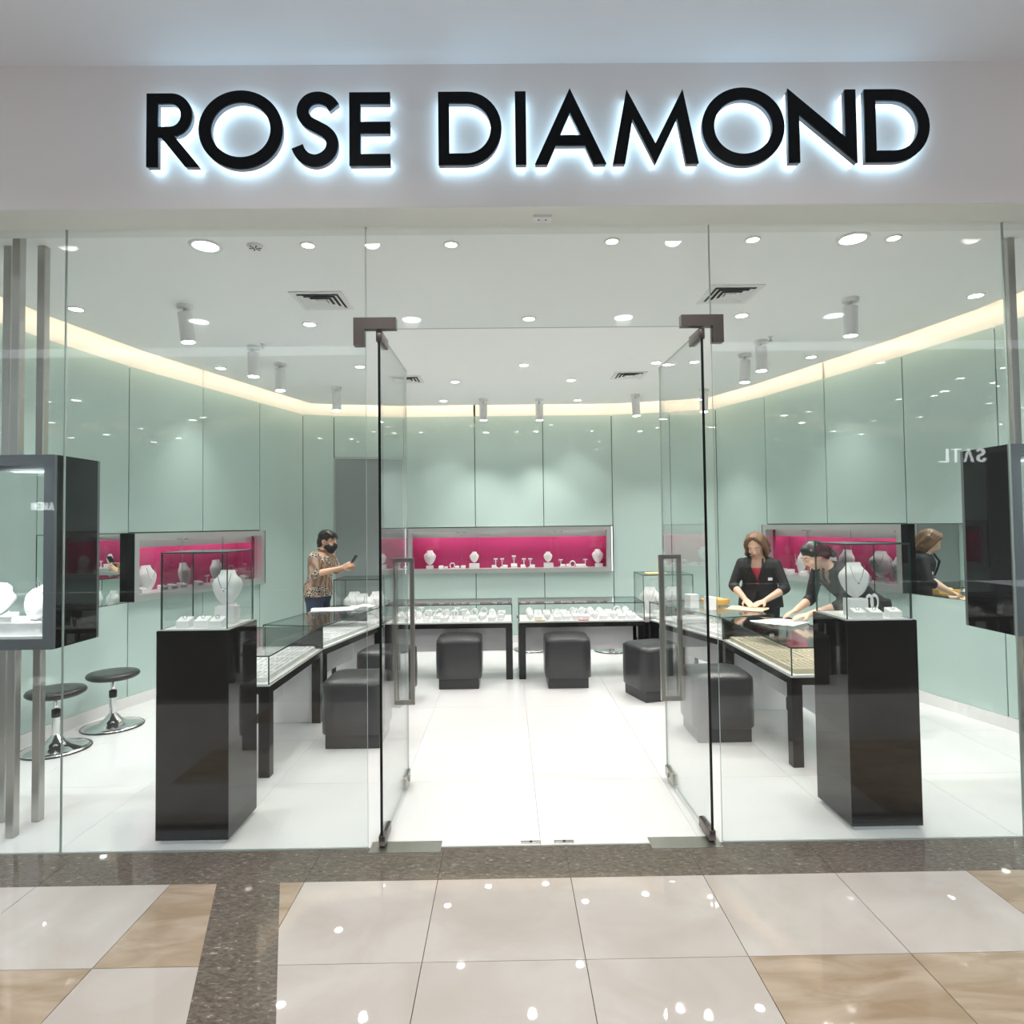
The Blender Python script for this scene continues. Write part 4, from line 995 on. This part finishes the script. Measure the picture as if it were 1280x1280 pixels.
man_J = dict(hip=(0, .03, .86), chest=(0, 0, 1.12), neck=(0, -.03, 1.315), head=(0, -.085, 1.435), head_pitch=.20, head_yaw=0, tw=1.08, td=1.05, mask=True, curl=1.25, hs=.95,
             r_sh=(-.185, -.02, 1.265), r_el=(-.235, -.05, 1.085), r_wr=(-.085, -.285, 1.145), r_hd=(.28, -.85, .35), r_up=(-.9, -.2, .25), r_flip=1,
             l_sh=(.185, -.02, 1.265), l_el=(.235, -.08, 1.10), l_wr=(.085, -.285, 1.14), l_hd=(-.28, -.85, .35), l_up=(.9, -.2, .25), l_flip=-1,
             r_kn=(-.095, .02, .46), l_kn=(.095, .02, .46), r_an=(-.10, .05, .09), l_an=(.10, .05, .09))
ML, MR = (-2.07, 3.86, 0), math.radians(80)
person('man in a brown batik shirt and black face mask photographing with a phone', ML, MR, man_J, SKIN, HAIRB, man_hair, man_fit)
pt = thing('phone', 'dark phone held up in the hands of the man in batik', 'phone', Matrix.Translation(ML) @ Matrix.Rotation(MR, 4, 'Z') @ Vector((0, -.385, 1.215)), MR)
pt.rotation_euler = (.55, 0, MR)
MB().bbox(-.037, .037, -.0045, .0045, -.075, .075, .004).build('case', BLACKP, pt); MB().box(-.033, .033, .0046, .0052, -.068, .068).build('screen', pbr('phone_screen', (.02, .03, .04), .08), pt)
MB().tube((.018, -.0045, .055), (.018, -.007, .055), .007).build('camera_lens', DARKV, pt)

# ---- the two women
def woman_hair(m, H, R_):
    ball(m, H(0, .028, .036), (.084, .096, .088), R_)
    for s in (-1, 1):
        for q in range(4):
            yy = -.045+.03*q; w_ = .012*math.sin(2.1*q+s)
            chainc(m, [(H(s*.022, yy+.01, .112-.004*q), .018), (H(s*.066, yy, .078), .018), (H(s*.088, yy+.012, .02), .017), (H(s*(.092+w_), yy+.025, -.045), .018), (H(s*(.096-w_), yy+.03, -.10), .017), (H(s*(.082+w_), yy+.035, -.145), .010)])
        chainc(m, [(H(s*.074, .05, .02), .036), (H(s*.076, .055, -.08), .038), (H(s*.062, .055, -.14), .028)])
    chainc(m, [(H(0, .085, .02), .055), (H(0, .085, -.10), .058), (H(0, .075, -.16), .042)])
def tied_hair(m, H, R_):
    ball(m, H(0, .018, .036), (.081, .096, .084), R_); ball(m, H(0, .070, -.02), (.070, .052, .078), R_); ball(m, H(0, -.03, .082), (.052, .044, .03), R_)
    for s in (-1, 1): chainc(m, [(H(s*.066, -.03, .055), .018), (H(s*.074, -.005, .01), .014), (H(s*.066, .06, -.045), .026)])
    chainc(m, [(H(0, .11, -.02), .035), (H(0, .135, -.09), .03)])
def woman_fit(root, V, J, H, R_, torso):
    b = MB(); torso(b, .002, 0, .82, .0); remesh(b, 'red_blouse', REDTOP, .010, 2, root)
    m = MB(); torso(m, .020, 0, 1.0, .10)
    m.loft([ell_ring(V['hip']+Vector((0, 0, z)), .190+.012*k, .150+.008*k) for k, z in enumerate((.12, .04, -.06))])
    for s, A in ((-1, 'r'), (1, 'l')):
        sh, el, wr = V[A+'_sh'], V[A+'_el'], V[A+'_wr']; chainc(m, [(sh, .054), (sh.lerp(el, .5), .052), (el, .047), (el.lerp(wr, .18), .048)])
    o = remesh(m, 'jacket', JACKET, .010, 3, root)
    # open the jacket front: cut away a V below the neck and a slit at the waist
    bm = bmesh.new(); bm.from_mesh(o.data); nk, hp_ = V['neck'], V['hip']; dl = []
    for f in bm.faces:
        c = f.calc_center_median(); t = (c-hp_).dot(nk-hp_)/(nk-hp_).length_squared
        front = c.y < hp_.lerp(nk, t).y-.03
        wid = .062*max(0, (t-.38)/.5) if t > .42 else (.045*max(0, (.34-t)/.34) if t < .30 else 0)
        if front and abs(c.x-nk.x*t) < wid: dl.append(f)
    bmesh.ops.delete(bm, geom=dl, context='FACES'); bm.to_mesh(o.data); bm.free()
    sol = o.modifiers.new('s', 'SOLIDIFY'); sol.thickness = .006; sol.offset = -1
    for s in (-1, 1):                     # lapels
        l = MB(); P = [hp_.lerp(nk, t)+Vector((s*x, y, 0)) for t, x, y in ((.97, .055, -.085), (.80, .058, -.148), (.62, .032, -.146), (.45, .006, -.136))]
        for a, c in zip(P, P[1:]): cap_(l, a, .012, c, .010)
        remesh(l, 'lapel', JACKET, .007, 2, root)
    cb = MB().bbox(-.022, .022, -.003, .003, -.014, .014, .002, seg=1); q = hp_.lerp(nk, .52)+Vector((.115, -.105, 0))
    cb.xf(Matrix.Translation(q) @ Matrix.Rotation(.6, 4, 'Z')); cb.build('name_badge', PAPER, root)
    legs_part(root, V, 'trousers', JACKET)
w1 = dict(hip=(0, .07, .82), chest=(0, 0, 1.05), neck=(0, -.03, 1.245), head=(-.012, -.085, 1.365), head_pitch=.60, head_yaw=-.12, tw=1.0, td=.95, curl=.35, hs=.9,
          r_sh=(-.155, -.015, 1.185), r_el=(-.235, -.05, .965), r_wr=(-.095, -.225, .852), r_hd=(.45, -.75, -.25), r_up=(-.2, -.25, .9), r_flip=1,
          l_sh=(.155, -.015, 1.18), l_el=(.245, -.06, .955), l_wr=(.085, -.245, .850), l_hd=(-.60, -.70, -.22), l_up=(.2, -.25, .9), l_flip=-1,
          r_kn=(-.09, .05, .44), l_kn=(.09, .05, .44), r_an=(-.09, .08, .09), l_an=(.09, .08, .09))
person('woman with brown hair, black jacket over a red top, hands on the peach cloth', (2.47, 3.00, 0), math.radians(-30), w1, SKINF, HAIRBR, woman_hair, woman_fit)
w2 = dict(hip=(0, .16, .83), chest=(0, -.05, 1.05), neck=(0, -.20, 1.215), head=(0, -.315, 1.315), head_pitch=.62, head_yaw=-.12, tw=1.0, td=.95, bow=.03, curl=.4, hs=.9,
          r_sh=(-.165, -.175, 1.165), r_el=(-.20, -.22, .93), r_wr=(-.11, -.42, .850), r_hd=(.25, -.85, -.2), r_up=(-.2, -.25, .9), r_flip=1,
          l_sh=(.165, -.175, 1.165), l_el=(.21, -.22, .93), l_wr=(.10, -.43, .850), l_hd=(-.25, -.85, -.2), l_up=(.2, -.25, .9), l_flip=-1,
          r_kn=(-.09, .14, .45), l_kn=(.09, .14, .45), r_an=(-.09, .20, .09), l_an=(.09, .20, .09))
person('woman with tied dark hair leaning over white documents on the counter', (2.83, 2.02, 0), math.radians(-82), w2, SKINF, HAIRB, tied_hair, woman_fit)
